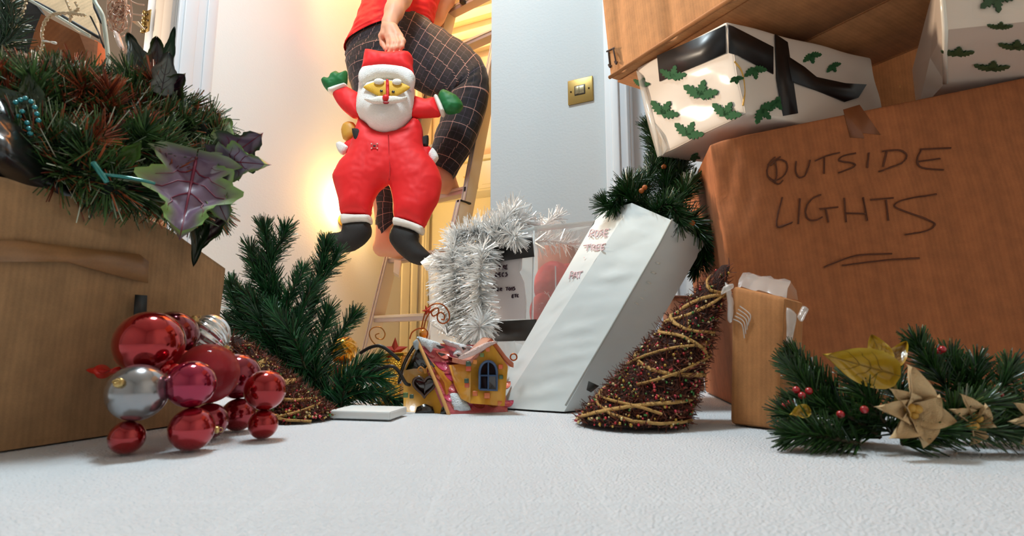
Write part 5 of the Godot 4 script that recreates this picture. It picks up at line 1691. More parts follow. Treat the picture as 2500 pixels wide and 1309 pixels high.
	for i in 25:
		var v := i / 24.0
		var row := PackedVector3Array()
		var x0 := lerpf(-120, -90, v); var x1 := lerpf(10, 190, v)
		for j in 21:
			var u := j / 20.0
			var q := P(lerpf(x0, x1, u), lerpf(226 + u * 20, 470 + u * 10, v), 0.50 + 0.05 * u + 0.03 * v - 0.05 * sin(PI * u) * sin(PI * v))
			q += Vector3(0.4, 0.5, 0.8) * (fl.get_noise_3d(q.x, q.y * 0.6, q.z) * 0.016)
			row.append(q)
		rows.append(row)
	bm.grid(rows)
	part("film", bm, mat(14, 15, 18, 0.28, 0.0, {"coat": 0.6}), bg)

func right_garland() -> void:
	var o := thing("fir_garland", "green artificial fir garland with red berries on the floor before the largest box", "garland", ground(2200, 0.62))
	fir(o, [
		[2150, 1070, 0.60, 2060, 990, 0.61, 1990, 920, 0.63, 1940, 868, 0.65],
		[2120, 1060, 0.60, 2020, 1000, 0.60, 1960, 930, 0.62, 1925, 890, 0.64],
		[2140, 1060, 0.58, 2060, 1010, 0.58, 1990, 990, 0.59, 1940, 985, 0.6],
		[2180, 1060, 0.57, 2130, 990, 0.57, 2100, 950, 0.58, 2080, 920, 0.6],
		[2250, 1060, 0.60, 2200, 980, 0.60, 2180, 930, 0.62, 2170, 900, 0.63],
		[2380, 1060, 0.60, 2320, 960, 0.60, 2270, 890, 0.61, 2240, 840, 0.62],
		[2400, 1050, 0.60, 2360, 960, 0.60, 2330, 900, 0.61, 2320, 872, 0.62],
		[2420, 1060, 0.60, 2390, 980, 0.60, 2380, 920, 0.60, 2384, 888, 0.61],
		[2440, 1060, 0.58, 2430, 1000, 0.58, 2450, 940, 0.59, 2466, 898, 0.6],
		[2480, 1060, 0.57, 2500, 1000, 0.57, 2540, 960, 0.58, 2560, 930, 0.6],
		[2300, 1070, 0.56, 2330, 1010, 0.55, 2400, 985, 0.55, 2440, 990, 0.55],
		[2040, 1080, 0.56, 1990, 1040, 0.56, 1950, 1020, 0.57, 1920, 1010, 0.58],
		[2200, 1085, 0.55, 2280, 1050, 0.54, 2400, 1050, 0.54, 2520, 1060, 0.54],
		[2100, 1085, 0.55, 2000, 1065, 0.55, 1930, 1060, 0.56],
	], 0.028, 4200, lin(14, 40, 18), lin(58, 92, 40), 0.0022, 0.7)
	for q in [[1944, 952, 0.585], [1975, 955, 0.582], [1958, 966, 0.58], [1930, 985, 0.585], [2301, 853, 0.60], [2291, 858, 0.605], [2440, 965, 0.56], [2052, 1012, 0.555], [1915, 992, 0.58], [2110, 1000, 0.545]]:
		var m := M.new(); m.ball(P(q[0], q[1], q[2]), Vector3.ONE * 0.0038, 10)
		part("berry", m, mat(176, 22, 34, 0.2, 0.0, {"coat": 0.8}), o, "red berry")
	var g0 := lin(190, 150, 40); var g1 := lin(214, 180, 74)
	var gl := thing("gold_leaves", "spray of glossy gold fabric leaves in the right hand fir garland", "leaves", P(2150, 900, 0.56))
	leaf(gl, [2186, 915, 0.565], [2012, 866, 0.56], 46, 0.02, 0.5, g0, g1, Color8(150, 116, 30), "leaf", 0.25)
	leaf(gl, [2164, 895, 0.575], [2128, 818, 0.585], 26, 0.02, 0.5, g0, g1, Color8(150, 116, 30), "leaf", 0.25)
	leaf(gl, [2172, 895, 0.58], [2212, 836, 0.59], 20, 0.02, 0.5, lin(140, 100, 36), g0, Color8(130, 90, 30), "leaf", 0.3)
	leaf(gl, [1975, 1000, 0.56], [1930, 1012, 0.55], 16, 0.02, 0.4, g0, g1, Color8(150, 116, 30), "leaf", 0.3)
	var gs := M.new()
	gs.tube(smooth(P3([2190, 1000, 0.57, 2186, 950, 0.57, 2172, 900, 0.575])), 0.0018, 6)
	part("stalk", gs, mat(120, 100, 40, 0.5), gl)
	var burlap := {"bump": noise_fine, "bump_cm": 0.15, "scale": 30.0}
	for f in [["large cream burlap flower with curled pointed petals in the right hand garland", 2232, 1012, 0.535, [[2222, 893, 34], [2296, 968, 32], [2142, 994, 28], [2336, 1030, 30], [2262, 1090, 32], [2180, 1070, 30], [2178, 950, 26]]],
		["smaller cream burlap flower at the right of the large one in the garland", 2376, 1030, 0.545, [[2352, 964, 22], [2322, 1000, 20], [2410, 990, 20], [2430, 1040, 20], [2376, 1085, 22]]],
		["cream burlap flower cut by the right edge of the picture, low in the garland", 2520, 1030, 0.545, [[2482, 985, 24], [2470, 1030, 22], [2510, 960, 22], [2500, 1085, 22], [2560, 1000, 22]]]]:
		var fo := thing("burlap_flower", f[0], "flower", P(f[1], f[2], f[3]))
		for p in f[4]:
			var c := P(f[1], f[2], f[3]); var t := P(p[0], p[1], f[3] - 0.018)
			var y := t - c
			var x := y.cross(Vector3(0, 0.1, 1)).normalized()
			var n := x.cross(y.normalized())
			var w: float = p[2] / F * f[3]
			var rows := []; var back := []
			for i in 15:
				var v := i / 14.0
				var row := PackedVector3Array(); var rb := PackedVector3Array()
				for j in 9:
					var u := j / 4.0 - 1.0
					var ww := w * pow(sin(PI * clampf(pow(v, 0.7), 0.02, 0.998)), 0.8)
					var q := c + y * v + x * u * ww + n * (w * (0.55 * u * u - 0.25) + 0.14 * y.length() * sin(PI * v) + w * 0.12 * sin(u * 4.0 + v * 9.0))
					row.append(q); rb.append(q - n * 0.0014)
				rows.append(row); back.append(rb)
			var m := M.new()
			m.grid(rows); m.grid(back)
			part("petal", m, mat(232, 196, 146, 0.85, 0.0, burlap), fo)
		for k in 5:
			var bm := M.new()
			bm.ball(P(f[1], f[2], f[3] - 0.012) + rv() * 0.006, Vector3.ONE * 0.004, 8)
			part("stamen", bm, mat(200, 150, 60, 0.5), fo)

# ---------- a smooth skin round tapered bones ----------
func skin(m: M, bones: Array, cell: float, k: float) -> void:
	var lo := Vector3.INF; var hi := -Vector3.INF
	for b in bones:
		for e in [[b[0], b[2]], [b[1], b[3]]]:
			lo = lo.min(e[0] - Vector3.ONE * (e[1] + k + cell * 2)); hi = hi.max(e[0] + Vector3.ONE * (e[1] + k + cell * 2))
	var nx := int((hi.x - lo.x) / cell) + 2; var ny := int((hi.y - lo.y) / cell) + 2; var nz := int((hi.z - lo.z) / cell) + 2
	var f := PackedFloat32Array(); f.resize(nx * ny * nz); f.fill(1.0)
	for b in bones:
		var a: Vector3 = b[0]; var d: Vector3 = b[1] - b[0]
		var ra: float = b[2]; var rb: float = b[3]
		var l2 := maxf(d.length_squared(), 1e-9)
		var pad := Vector3.ONE * (maxf(ra, rb) + k * 1.5 + cell * 2)
		var i0 := Vector3i(((a.min(a + d) - pad - lo) / cell).max(Vector3.ZERO)); var i1 := Vector3i(((a.max(a + d) + pad - lo) / cell).min(Vector3(nx - 1, ny - 1, nz - 1)))
		for z in range(i0.z, i1.z + 1):
			for y in range(i0.y, i1.y + 1):
				var at := (z * ny + y) * nx
				for x in range(i0.x, i1.x + 1):
					var p := lo + Vector3(x, y, z) * cell - a
					var t := clampf(p.dot(d) / l2, 0.0, 1.0)
					var s := (p - d * t).length() - lerpf(ra, rb, t)
					var o := f[at + x]
					var h := maxf(k - absf(o - s), 0.0) / k
					f[at + x] = minf(o, s) - h * h * k * 0.25
	var id := {}
	var vs := PackedVector3Array()
	var off := [0, 1, nx, nx + 1, nx * ny, nx * ny + 1, nx * ny + nx, nx * ny + nx + 1]
	for z in nz - 1:
		for y in ny - 1:
			for x in nx - 1:
				var at := (z * ny + y) * nx + x
				var neg := 0
				for q in 8: neg += 1 if f[at + off[q]] < 0.0 else 0
				if neg == 0 or neg == 8: continue
				var sum := Vector3.ZERO; var cnt := 0
				for q in 8:
					for ax in 3:
						var bit := 1 << ax
						if q & bit: continue
						var f0 := f[at + off[q]]; var f1 := f[at + off[q | bit]]
						if (f0 < 0.0) == (f1 < 0.0): continue
						var p := Vector3(q & 1, (q >> 1) & 1, (q >> 2) & 1)
						p[ax] += f0 / (f0 - f1)
						sum += p; cnt += 1
				id[at] = vs.size()
				vs.append(lo + (Vector3(x, y, z) + sum / cnt) * cell)
	var step := [1, nx, nx * ny]
	for at in id:
		for ax in 3:
			var ua: int = step[(ax + 1) % 3]; var va: int = step[(ax + 2) % 3]
			var f0 := f[at]; var f1 := f[at + step[ax]]
			if (f0 < 0.0) == (f1 < 0.0): continue
			if not (id.has(at - ua) and id.has(at - va) and id.has(at - ua - va)): continue
			var a := vs[id[at]]; var b := vs[id[at - ua]]; var c := vs[id[at - ua - va]]; var d := vs[id[at - va]]
			if f0 < 0.0: m.quad(a, d, c, b)
			else: m.quad(a, b, c, d)
func bones(a: Array) -> Array:
	# chains of px, py, D, radius in metres
	var o := []
	for ch in a:
		for i in range(0, ch.size() - 4, 4): o.append([P(ch[i], ch[i + 1], ch[i + 2]), P(ch[i + 4], ch[i + 5], ch[i + 6]), ch[i + 3], ch[i + 7]])
	return o
func ladder() -> void:
	var l0 := ground(892, 2.40); var l1 := P(1101, 30, 2.60)
	var r0 := ground(1066, 2.15); var r1 := P(1229, 30, 2.35)
	var o := thing("ladder", "aluminium extension ladder rising to the loft, the man standing on it", "ladder", (l0 + r0) / 2)
	var alu := mat(226, 206, 180, 0.4, 0.35)
	var edge := mat(196, 176, 168, 0.38, 0.45)
	var w := (r0 - l0).normalized()
	var beam := func(p: Vector3, q: Vector3, inward: Vector3, called: String):
		var dp := inward.cross((q - p).normalized()).normalized()
		if dp.z < 0: dp = -dp
		var m := M.new()
		var sec := [Vector2(-0.010, -0.030), Vector2(0.010, -0.030), Vector2(0.010, 0.030), Vector2(-0.010, 0.030)]
		m.rbox([p - inward * 0.011 - dp * 0.030, p + inward * 0.011 - dp * 0.030, q - inward * 0.011 - dp * 0.030, q + inward * 0.011 - dp * 0.030, p - inward * 0.011 + dp * 0.030, p + inward * 0.011 + dp * 0.030, q - inward * 0.011 + dp * 0.030, q + inward * 0.011 + dp * 0.030], 0.002, 2)
		var b := part(called, m, alu, o)
		var fm := M.new()
		for s in [-1.0, 1.0]:
			var c: Vector3 = inward * 0.009 * s + dp * 0.030
			fm.rbox([p + c - inward * 0.003, p + c + inward * 0.003, q + c - inward * 0.003, q + c + inward * 0.003, p + c - inward * 0.003 + dp * 0.004, p + c + inward * 0.003 + dp * 0.004, q + c - inward * 0.003 + dp * 0.004, q + c + inward * 0.003 + dp * 0.004], 0.001, 1)
		part("flange", fm, edge, b)
	var lt := l0.lerp(l1, 1.42); var rt := r0.lerp(r1, 1.30)
	beam.call(l0, lt, w, "stile"); beam.call(r0, rt, w, "stile")
	var hl := l1.y; var hr := r1.y
	var n := 0
	for h in [0.225, 0.49, 0.752, 1.005, 1.265, 1.525, 1.785, 2.045]:
		var a: Vector3 = l0.lerp(l1, h / hl); var b: Vector3 = r0.lerp(r1, h / hr)
		var dp := w.cross(Vector3.UP).normalized()
		if dp.z < 0: dp = -dp
		var up := Vector3(0, 0.014, 0)
		var m := M.new()
		m.rbox([a - up - dp * 0.026, b - up - dp * 0.026, a + up - dp * 0.026, b + up - dp * 0.026, a - up + dp * 0.026, b - up + dp * 0.026, a + up + dp * 0.026, b + up + dp * 0.026], 0.003, 2)
		var rung := part("rung", m, edge, o)
		var g := M.new()
		g.rbox([a + up * 0.2 + dp * 0.026, b + up * 0.2 + dp * 0.026, a + up + dp * 0.026, b + up + dp * 0.026, a + up * 0.2 + dp * 0.030, b + up * 0.2 + dp * 0.030, a + up + dp * 0.030, b + up + dp * 0.030], 0.001, 1)
		part("tread_lip", g, alu, rung)
		# dark end plug on the outside of the right stile
		var pm := M.new()
		pm.box(b + w * 0.0 + dp * 0.034, Vector3(0.010, 0.018, 0.004), 0.0015, Basis(w, Vector3.UP, w.cross(Vector3.UP)))
		part("rung_plug", pm, mat(40, 34, 30, 0.5), o)
		n += 1
	# the lower section beside the right stile with its black cap, a bracket and a hook at the top
	var s0 := ground(1040, 2.10); var s1 := P(1132, 496, 2.17)
	beam.call(s0, s1, w, "lower_stile")
	var cm := M.new()
	cm.box(s1 + Vector3(0, 0.003, 0), Vector3(0.026, 0.008, 0.066), 0.002, Basis(w, Vector3.UP, w.cross(Vector3.UP)))
	part("end_cap", cm, mat(24, 20, 18, 0.5), o, "black end cap")
	var bm := M.new()
	bm.rbox([P(962, 672, 2.36), P(976, 680, 2.34), P(964, 640, 2.38), P(982, 642, 2.36), P(960, 664, 2.33), P(974, 672, 2.31), P(962, 634, 2.34), P(980, 636, 2.33)], 0.002, 1)
	part("bracket", bm, alu, o, "drilled metal bracket under the second rung")
	var kb := M.new()
	kb.box(P(1131, 2, 2.50), Vector3(0.026, 0.03, 0.03), 0.003, Basis(w, Vector3.UP, w.cross(Vector3.UP)))
	part("hook", kb, mat(46, 34, 24, 0.4, 0.3), o, "dark rung hook")

func plaid() -> ImageTexture:
	var n := 128
	var im := Image.create(n, n, false, Image.FORMAT_RGB8)
	for y in n:
		for x in n:
			var c := Color(0.11, 0.085, 0.105)
			for ax in 2:
				var t := x if ax == 0 else y
				if absi(t - 32) < 18: c = c.lerp(Color(0.07, 0.055, 0.08), 0.5)
				if absi(t - 96) < 10: c = c.lerp(Color(0.17, 0.12, 0.15), 0.5)
			for ax in 2:
				var t := x if ax == 0 else y
				if absi(t - 64) < 3: c = c.lerp(Color(0.86, 0.64, 0.58), 0.8 if absi(t - 64) < 2 else 0.45)
				elif absi(t - 3) < 2: c = c.lerp(Color(0.42, 0.36, 0.44), 0.6)
			var k := 1.0 + 0.16 * (((x + y) % 3) - 1)
			im.set_pixel(x, y, Color(c.r * k, c.g * k, c.b * k))
	return ImageTexture.create_from_image(im)
func person() -> void:
	var o := thing("person", "barefoot person in red T-shirt and plaid pyjama trousers climbing the ladder holding a plush figure", "person", ground(960, 2.40, 0.49))
	var body := M.new()
	skin(body, bones([
		[955, 110, 2.42, 0.115, 978, 10, 2.42, 0.105, 992, -80, 2.43, 0.125, 998, -150, 2.44, 0.10, 1004, -200, 2.44, 0.055, 1008, -240, 2.43, 0.055],
		[945, -140, 2.30, 0.062, 990, -45, 2.17, 0.048], [990, -45, 2.17, 0.050, 976, -8, 2.13, 0.046, 962, 28, 2.10, 0.034, 951, 55, 2.08, 0.025, 950, 70, 2.07, 0.026],
		[998, -140, 2.43, 0.08, 945, -140, 2.30, 0.066], [998, -140, 2.43, 0.08, 1050, -130, 2.54, 0.066],
		[1050, -130, 2.54, 0.062, 1072, -40, 2.54, 0.050, 1062, 42, 2.52, 0.042], [1062, 42, 2.52, 0.043, 1088, -5, 2.52, 0.044, 1112, -60, 2.53, 0.030],
		[955, 110, 2.42, 0.11, 915, 135, 2.42, 0.095, 925, 350, 2.39, 0.058, 930, 430, 2.38, 0.060, 941, 570, 2.37, 0.037, 943, 592, 2.37, 0.034],
		[943, 588, 2.37, 0.036, 932, 604, 2.36, 0.033], [934, 606, 2.365, 0.032, 970, 611, 2.375, 0.030, 1002, 617, 2.385, 0.024], [943, 588, 2.37, 0.036, 972, 606, 2.375, 0.030],
		[965, 110, 2.40, 0.11, 1000, 122, 2.39, 0.088, 1144, 210, 2.24, 0.058, 1120, 305, 2.245, 0.054, 1084, 425, 2.26, 0.036],
		[1084, 425, 2.26, 0.037, 1070, 450, 2.25, 0.034], [1070, 452, 2.25, 0.032, 1094, 455, 2.29, 0.028, 1112, 462, 2.33, 0.020], [1084, 428, 2.26, 0.036, 1096, 450, 2.295, 0.028],
		[1004, -228, 2.43, 0.075, 1012, -262, 2.41, 0.088, 1012, -285, 2.42, 0.085],
	]), 0.012, 0.03)
	# toes of the foot on the third rung and of the standing foot
	skin(body, bones([[1104, 459, 2.31, 0.018, 1119, 464, 2.325, 0.011], [1100, 460, 2.315, 0.016, 1118, 463, 2.34, 0.008], [1098, 459, 2.325, 0.015, 1114, 462, 2.35, 0.007], [1096, 458, 2.33, 0.014, 1108, 461, 2.355, 0.006], [1104, 458, 2.31, 0.022, 1090, 454, 2.29, 0.028],
		[998, 616, 2.38, 0.018, 1016, 620, 2.38, 0.010], [998, 616, 2.395, 0.016, 1013, 620, 2.40, 0.009], [996, 615, 2.41, 0.015, 1009, 619, 2.42, 0.008]]), 0.004, 0.008)
	# the hand that grips the loop: palm, thumb, four bent fingers
	skin(body, bones([
		[951, 52, 2.08, 0.025, 946, 66, 2.07, 0.025], [943, 68, 2.07, 0.020, 938, 84, 2.066, 0.016], [950, 68, 2.06, 0.021, 952, 88, 2.055, 0.017], [958, 68, 2.06, 0.021, 968, 86, 2.055, 0.016], [962, 70, 2.065, 0.018, 976, 88, 2.06, 0.0145],
		[976, 88, 2.058, 0.0125, 984, 100, 2.05, 0.0105, 981, 113, 2.046, 0.0095, 974, 124, 2.05, 0.0085],
		[966, 90, 2.052, 0.0125, 972, 104, 2.042, 0.0105, 968, 116, 2.038, 0.0095, 961, 127, 2.044, 0.0085],
		[955, 90, 2.050, 0.0125, 959, 105, 2.040, 0.0105, 956, 118, 2.036, 0.0095, 950, 130, 2.042, 0.0085],
		[946, 90, 2.056, 0.0115, 949, 104, 2.050, 0.0095, 947, 116, 2.048, 0.0085, 944, 126, 2.052, 0.0075],
		[942, 70, 2.078, 0.017, 932, 88, 2.084, 0.0135, 934, 106, 2.084, 0.011, 942, 120, 2.074, 0.009],
	]), 0.0035, 0.006)
	# hand on the ladder, out of the frame
	skin(body, bones([[1112, -60, 2.53, 0.030, 1118, -78, 2.53, 0.032], [1120, -74, 2.52, 0.011, 1134, -80, 2.50, 0.010, 1140, -70, 2.49, 0.009], [1122, -80, 2.52, 0.011, 1136, -88, 2.50, 0.010, 1142, -78, 2.49, 0.009], [1122, -88, 2.52, 0.011, 1136, -96, 2.50, 0.010, 1142, -86, 2.49, 0.009], [1120, -94, 2.52, 0.010, 1132, -103, 2.50, 0.009, 1138, -95, 2.49, 0.008], [1114, -68, 2.54, 0.012, 1104, -84, 2.56, 0.010]]), 0.006, 0.01)
	# face: nose, brow, chin, ears
	skin(body, bones([[1030, -262, 2.34, 0.012, 1036, -254, 2.325, 0.015], [1020, -232, 2.36, 0.03, 1026, -228, 2.35, 0.024], [1012, -262, 2.42, 0.085, 1012, -240, 2.40, 0.075], [1052, -262, 2.44, 0.016, 1054, -254, 2.44, 0.012], [968, -262, 2.42, 0.016, 966, -254, 2.42, 0.012], [1010, -272, 2.335, 0.016, 1040, -272, 2.34, 0.016], [1014, -243, 2.335, 0.010, 1034, -243, 2.335, 0.010]]), 0.006, 0.014)
	part("body", body, mat(226, 164, 132, 0.5, 0.0, {"sss": 0.12, "bump": noise_fine, "bump_cm": 0.04, "scale": 14.0}), o)
	var em := M.new()
	for x in [1014, 1038]: em.ball(P(x, -264, 2.33), Vector3.ONE * 0.010, 10)
	part("eyes", em, mat(50, 40, 36, 0.1), o)
	var hm := M.new()
	skin(hm, bones([[1012, -285, 2.43, 0.098, 1008, -262, 2.46, 0.094], [1006, -250, 2.47, 0.088, 1006, -236, 2.48, 0.07]]), 0.012, 0.03)
	part("hair", hm, mat(70, 48, 34, 0.7, 0.0, {"bump": noise_fine, "bump_cm": 0.5, "scale": 12.0}), o, "short brown hair")
	for nl in [[974, 126, 2.043], [961, 129, 2.036], [950, 132, 2.034]]:
		var nm := M.new(); nm.ball(P(nl[0], nl[1] - 2, nl[2]), Vector3(0.0045, 0.006, 0.002), 8)
		part("fingernail", nm, mat(234, 186, 164, 0.25), o)
	# trousers
	var cloth := mat(255, 255, 255, 0.85, 0.0, {"tex": plaid(), "scale": 15.0, "rim": 0.25})
	var ring := func(px: float, py: float, d: float, ux: float, uy: float, ud: float, vx: float, vy: float, vd: float) -> Array:
		var c := P(px, py, d)
		return [c, P(px + ux, py + uy, d + ud) - c, P(px + vx, py + vy, d + vd) - c]
	var seat := M.new()
	var r1 := []
	# right leg: raised thigh, knee, shin
	for q in [[966, 104, 2.39, 24, -84, 0.0, 0.128], [1008, 122, 2.365, 36, -66, 0, 0.128], [1058, 152, 2.31, 38, -62, 0, 0.122], [1108, 180, 2.26, 38, -58, 0, 0.112], [1136, 198, 2.23, 42, -40, 0, 0.104], [1146, 214, 2.22, 46, -14, 0, 0.098], [1142, 240, 2.215, 50, 6, 0, 0.096], [1128, 290, 2.225, 48, 16, 0, 0.092], [1108, 345, 2.235, 46, 18, 0, 0.086], [1084, 400, 2.25, 36, 17, 0, 0.070], [1075, 422, 2.255, 32, 18, 0, 0.062]]:
		var c := P(q[0], q[1], q[2])
		var u := P(q[0] + q[3], q[1] + q[4], q[2] + q[5]) - c
		r1.append([c, u, Vector3(0.3, 0.0, 1).normalized() * q[6]])
	var fine := []
	for i in r1.size() - 1:
		for s in 4:
			var t := s / 4.0
			fine.append([r1[i][0].lerp(r1[i + 1][0], t), r1[i][1].lerp(r1[i + 1][1], t), r1[i][2].lerp(r1[i + 1][2], t)])
	fine.append(r1[-1])
	seat.loft(fine, 36, 1.0, false, 0.035, 0.7)
	part("trouser_leg", seat, cloth, o, "raised trouser leg of dark plaid")
	var lg := M.new()
	var r2 := []
	for q in [[950, 76, 2.42, 100, -26, 0.13], [940, 108, 2.42, 95, -20, 0.135], [926, 140, 2.42, 82, -8, 0.135], [915, 180, 2.42, 66, 0, 0.125], [916, 240, 2.41, 52, 0, 0.10], [922, 330, 2.40, 44, 0, 0.085], [930, 420, 2.385, 40, 4, 0.076], [942, 490, 2.375, 32, 6, 0.064], [944, 540, 2.37, 28, -10, 0.056], [943, 566, 2.37, 25, -24, 0.052]]:
		var c := P(q[0], q[1], q[2])
		r2.append([c, P(q[0] + q[3], q[1] + q[4], q[2]) - c, Vector3(0.2, 0, 1).normalized() * q[5]])
	fine = []
	for i in r2.size() - 1:
		for s in 4:
			var t := s / 4.0
			fine.append([r2[i][0].lerp(r2[i + 1][0], t), r2[i][1].lerp(r2[i + 1][1], t), r2[i][2].lerp(r2[i + 1][2], t)])
	fine.append(r2[-1])
	lg.loft(fine, 36, 1.0, false, 0.035, 2.1)
	part("trouser_leg", lg, cloth, o, "standing trouser leg of dark plaid")
	# T-shirt
	var sh := M.new()
	var r3 := []
	for q in [[948, 92, 108, -30, 0.145], [952, 80, 106, -28, 0.148], [962, 55, 101, -22, 0.145], [975, 15, 97, -14, 0.140], [988, -35, 94, -6, 0.138], [997, -90, 96, 0, 0.14], [1000, -135, 92, 0, 0.13], [1002, -165, 66, 0, 0.10], [1003, -190, 38, 0, 0.07]]:
		var c := P(q[0], q[1], 2.42)
		r3.append([c, P(q[0] + q[2], q[1] + q[3], 2.42) - c, Vector3(0.1, 0, 1).normalized() * q[4]])
	fine = []
	for i in r3.size() - 1:
		for s in 5:
			var t := s / 5.0
			fine.append([r3[i][0].lerp(r3[i + 1][0], t), r3[i][1].lerp(r3[i + 1][1], t), r3[i][2].lerp(r3[i + 1][2], t)])
	fine.append(r3[-1])
	sh.loft(fine, 40, 1.0, false, 0.022, 0.4)
	for s in [[[1000, -130, 2.43, 0.10], [948, -138, 2.31, 0.085], [968, -85, 2.22, 0.075]], [[1000, -130, 2.44, 0.10], [1046, -128, 2.53, 0.085], [1066, -70, 2.54, 0.072]]]:
		var pts := PackedVector3Array(); var rr := []
		for q in s: pts.append(P(q[0], q[1], q[2])); rr.append(q[3])
		sh.tube(smooth(pts, 5), radii(rr, 5), 20, 1.0, false, 1.0, 0.02)
	part("t_shirt", sh, mat(228, 26, 30, 0.75, 0.0, {"bump": noise_cloth, "bump_cm": 2.2, "scale": 2.6, "rim": 0.2}), o, "red T-shirt")
	var cord := M.new()
	cord.tube(smooth(P3([1020, 62, 2.28, 1026, 78, 2.27, 1022, 92, 2.265, 1030, 104, 2.262])), 0.004, 6)
	part("drawstring", cord, mat(24, 20, 22, 0.8), o)

func plush() -> void:
	var d := 2.05
	var o := thing("plush_figure", "plush figure with white beard, red suit and green mittens hanging from the person's hand", "plush toy", P(945, 600, d))
	var red := mat(230, 20, 26, 0.62, 0.0, {"bump": noise_cloth, "bump_cm": 0.9, "scale": 2.6, "rim": 0.25})
	var white := mat(248, 247, 244, 0.85, 0.0, {"bump": noise_fine, "bump_cm": 0.35, "scale": 10.0, "rim": 0.4})
	var trim := mat(236, 232, 224, 0.7, 0.0, {"bump": noise_fine, "bump_cm": 0.1, "scale": 12.0})
	var green := mat(8, 104, 48, 0.6, 0.0, {"bump": noise_cloth, "bump_cm": 0.9, "scale": 4.0})
	var black := mat(26, 22, 20, 0.75, 0.0, {"bump": noise_fine, "bump_cm": 0.12, "scale": 12.0})
	var yellow := mat(226, 178, 56, 0.6, 0.0, {"bump": noise_fine, "bump_cm": 0.1, "scale": 10.0})
	# name, outline, thickness, distance offset, material, centre
	for q in [
		["suit", [876, 288, 895, 300, 920, 318, 945, 322, 985, 310, 1008, 288, 1025, 295, 1032, 320, 1034, 360, 1046, 378, 1062, 398, 1075, 425, 1079, 450, 1072, 490, 1055, 522, 1036, 560, 1002, 547, 964, 536, 960, 490, 954, 462, 948, 452, 938, 458, 925, 470, 912, 495, 906, 530, 870, 529, 836, 530, 828, 490, 818, 455, 813, 430, 830, 395, 848, 375, 860, 340, 868, 310], 0.062, 0.0, red, [945, 395], 0.25],
		["arm", [812, 226, 845, 213, 862, 220, 880, 234, 885, 290, 862, 289, 838, 270, 822, 250], 0.035, 0.0, red, [850, 252], 0.1],
		["arm", [1005, 236, 1040, 243, 1062, 240, 1076, 281, 1060, 286, 1030, 288, 1003, 287], 0.035, 0.0, red, [1038, 264], 0.1],
		["cuff", [803, 222, 812, 233, 847, 217, 845, 208], 0.032, -0.002, trim, [826, 220], 0.3],
		["cuff", [1059, 241, 1070, 237, 1087, 276, 1076, 281], 0.032, -0.002, trim, [1073, 258], 0.3],
		["mitten", [785, 198, 793, 190, 803, 192, 808, 182, 822, 175, 831, 180, 847, 174, 848, 192, 845, 208, 822, 219, 803, 225, 791, 212], 0.032, 0.0, green, [825, 200], 0.1],
		["mitten", [1070, 238, 1074, 224, 1083, 219, 1100, 226, 1115, 234, 1128, 250, 1131, 262, 1122, 274, 1105, 278, 1088, 276], 0.032, 0.0, green, [1098, 252], 0.1],
		["cuff", [836, 526, 870, 527, 905, 528, 905, 546, 870, 547, 838, 550], 0.045, -0.004, trim, [870, 537], 0.4],
		["cuff", [965, 533, 1003, 543, 1036, 557, 1030, 573, 1000, 561, 962, 552], 0.045, -0.004, trim, [998, 552], 0.4],
		["boot", [838, 547, 870, 542, 900, 541, 907, 560, 905, 576, 890, 595, 865, 612, 835, 618, 808, 611, 798, 596, 797, 580, 812, 570, 834, 566], 0.046, 0.0, black, [862, 578], 0.15],
		["boot", [962, 550, 990, 556, 1022, 570, 1022, 590, 1040, 610, 1056, 626, 1048, 640, 1025, 648, 1000, 640, 970, 615, 952, 590, 951, 572], 0.046, 0.0, black, [994, 600], 0.15],
		["jacket_hem", [860, 336, 882, 344, 876, 372, 850, 382, 838, 356, 845, 345], 0.018, 0.02, red, [860, 360], 0.1],
		["jacket_hem", [1028, 345, 1040, 352, 1054, 364, 1046, 384, 1030, 380], 0.018, 0.02, red, [1040, 366], 0.1],
		["hem_trim", [820, 352, 830, 346, 840, 350, 856, 362, 838, 379, 826, 370], 0.020, 0.016, white, [838, 362], 0.1],
		["hem_trim", [1046, 376, 1056, 361, 1066, 372, 1071, 386, 1060, 401, 1050, 390], 0.020, 0.016, white, [1058, 381], 0.1],
		["belt", [859, 314, 885, 318, 892, 342, 868, 346], 0.014, -0.030, black, [876, 330], 0.3],
		["belt", [1028, 337, 1046, 331, 1045, 358, 1030, 358], 0.014, 0.01, black, [1037, 346], 0.3],
		["pouch", [833, 318, 838, 303, 850, 297, 864, 300, 872, 315, 868, 335, 852, 346, 838, 340], 0.024, 0.02, mat(206, 150, 52, 0.5), [852, 322], 0.1],
		["beard", [878, 205, 876, 225, 872, 250, 872, 275, 880, 291, 895, 302, 905, 315, 922, 325, 945, 329, 970, 323, 988, 309, 1002, 292, 1010, 275, 1015, 250, 1012, 225, 1008, 205, 985, 198, 945, 195, 900, 198], 0.085, -0.010, white, [943, 255], 0.3],
		["hat", [892, 128, 905, 126, 931, 131, 955, 133, 983, 130, 1001, 132, 1008, 142, 1007, 160, 1011, 188, 985, 184, 940, 180, 890, 184, 882, 184, 887, 160], 0.055, 0.0, red, [947, 158], 0.2],
		["hat_brim", [878, 182, 887, 169, 905, 165, 940, 162, 985, 167, 1007, 177, 1014, 190, 1011, 209, 1003, 221, 985, 208, 970, 200, 945, 198, 920, 200, 905, 207, 889, 217, 880, 211, 876, 195], 0.040, -0.062, white, [945, 184], 0.25],
	]:
		var line := PL(q[1], d + q[3])
		var m := M.new()
		var c: Array = q[5]
		m.pillow(line, q[2], P(c[0], c[1], d + q[3]), 9, Vector3(0, 0.05, 1).normalized(), q[6])
		part(q[0], m, q[4], o)
	var dp := d - 0.105
	var face := M.new()
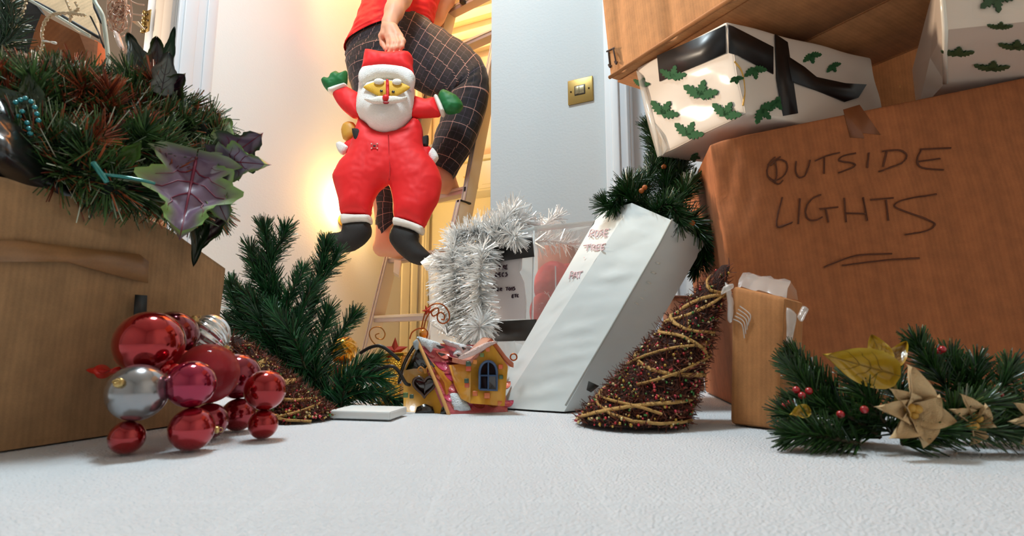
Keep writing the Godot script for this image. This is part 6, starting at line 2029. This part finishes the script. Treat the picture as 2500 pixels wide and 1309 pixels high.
	face.pillow(PL([886, 213, 905, 203, 925, 198, 945, 197, 970, 199, 990, 206, 1002, 214, 985, 226, 965, 236, 945, 234, 930, 236, 912, 229], dp + 0.005), 0.010, P(945, 215, dp + 0.005), 4)
	var fo := part("face", face, yellow, o, "yellow cloth face")
	var mu := mat(244, 240, 230, 0.8, 0.0, {"bump": noise_fine, "bump_cm": 0.3, "scale": 12.0})
	for q in [[938, 236, 925, 235, 910, 239, 893, 240, 889, 243, 900, 250, 918, 254, 938, 253], [948, 236, 965, 235, 980, 238, 994, 236, 992, 243, 975, 250, 955, 253, 946, 252]]:
		var m := M.new(); m.pillow(PL(q, dp - 0.004), 0.012, Vector3.INF, 4)
		part("moustache", m, mu, o)
	var nz := M.new(); nz.ball(P(942, 239, dp - 0.012), Vector3(0.0125, 0.0125, 0.0125), 16)
	part("nose", nz, mat(214, 22, 30, 0.5), o, "round red nose")
	var mo := M.new(); mo.pillow(PL([935, 250, 942, 248, 950, 250, 946, 254, 938, 254], dp - 0.014), 0.004)
	part("mouth", mo, mat(150, 10, 24, 0.6), o)
	var sp := M.new(); sp.pillow(PL([942, 196, 949, 196, 950, 233, 943, 233], dp - 0.005), 0.004, Vector3.INF, 3, Vector3(0, 0, 1), 0.4)
	part("nose_stripe", sp, mat(212, 26, 34, 0.6), fo)
	for x in [[931, 222], [960, 224]]:
		var e := M.new(); e.ball(P(x[0], x[1], dp - 0.006), Vector3(0.0060, 0.0050, 0.003), 10)
		part("eye", e, mat(14, 12, 12, 0.25, 0.0, {"coat": 0.8}), fo)
	for x in [[925, 199, 13], [969, 200, 12]]:
		var e := M.new(); e.ball(P(x[0], x[1], dp - 0.008), Vector3(x[2] / F * d, 0.0115, 0.010), 14)
		part("eyebrow", e, mu, fo)
	# seams, folds and the cloth patch on the trousers
	var sm := M.new()
	for s in [[948, 330, 950, 372, 952, 410, 950, 440]]:
		var pts := PackedVector3Array()
		for i in range(0, s.size(), 2): pts.append(P(s[i], s[i + 1], d - 0.060))
		sm.tube(smooth(pts), 0.0022, 6)
	part("seam", sm, mat(188, 12, 20, 0.7), o)
	var pa := M.new()
	pa.box(P(914, 356, d - 0.062), Vector3(0.026, 0.021, 0.004), 0.001)
	var po := part("patch", pa, mat(206, 40, 40, 0.6), o, "small printed cloth patch with corner dots")
	for q in [[907, 351], [921, 351], [907, 362], [921, 362]]:
		var m := M.new(); m.box(P(q[0], q[1], d - 0.0645), Vector3(0.0055, 0.0055, 0.002), 0.0008)
		part("dot", m, mat(226, 170, 160, 0.6), po)
	var dk := M.new(); dk.box(P(914, 356, d - 0.0645), Vector3(0.009, 0.006, 0.002), 0.0008)
	part("dot", dk, mat(50, 14, 16, 0.6), po)
	var lp := M.new()
	lp.tube(smooth(P3([938, 134, d - 0.004, 944, 124, d - 0.002, 955, 119, d, 968, 122, d - 0.002, 980, 134, d - 0.004])), 0.006, 8, 1.0, true, 0.5)
	part("hanging_loop", lp, red, o, "red cloth hanging loop")

func build_things() -> void:
	boxes()
	decor()
	ladder()
	person()
	plush()
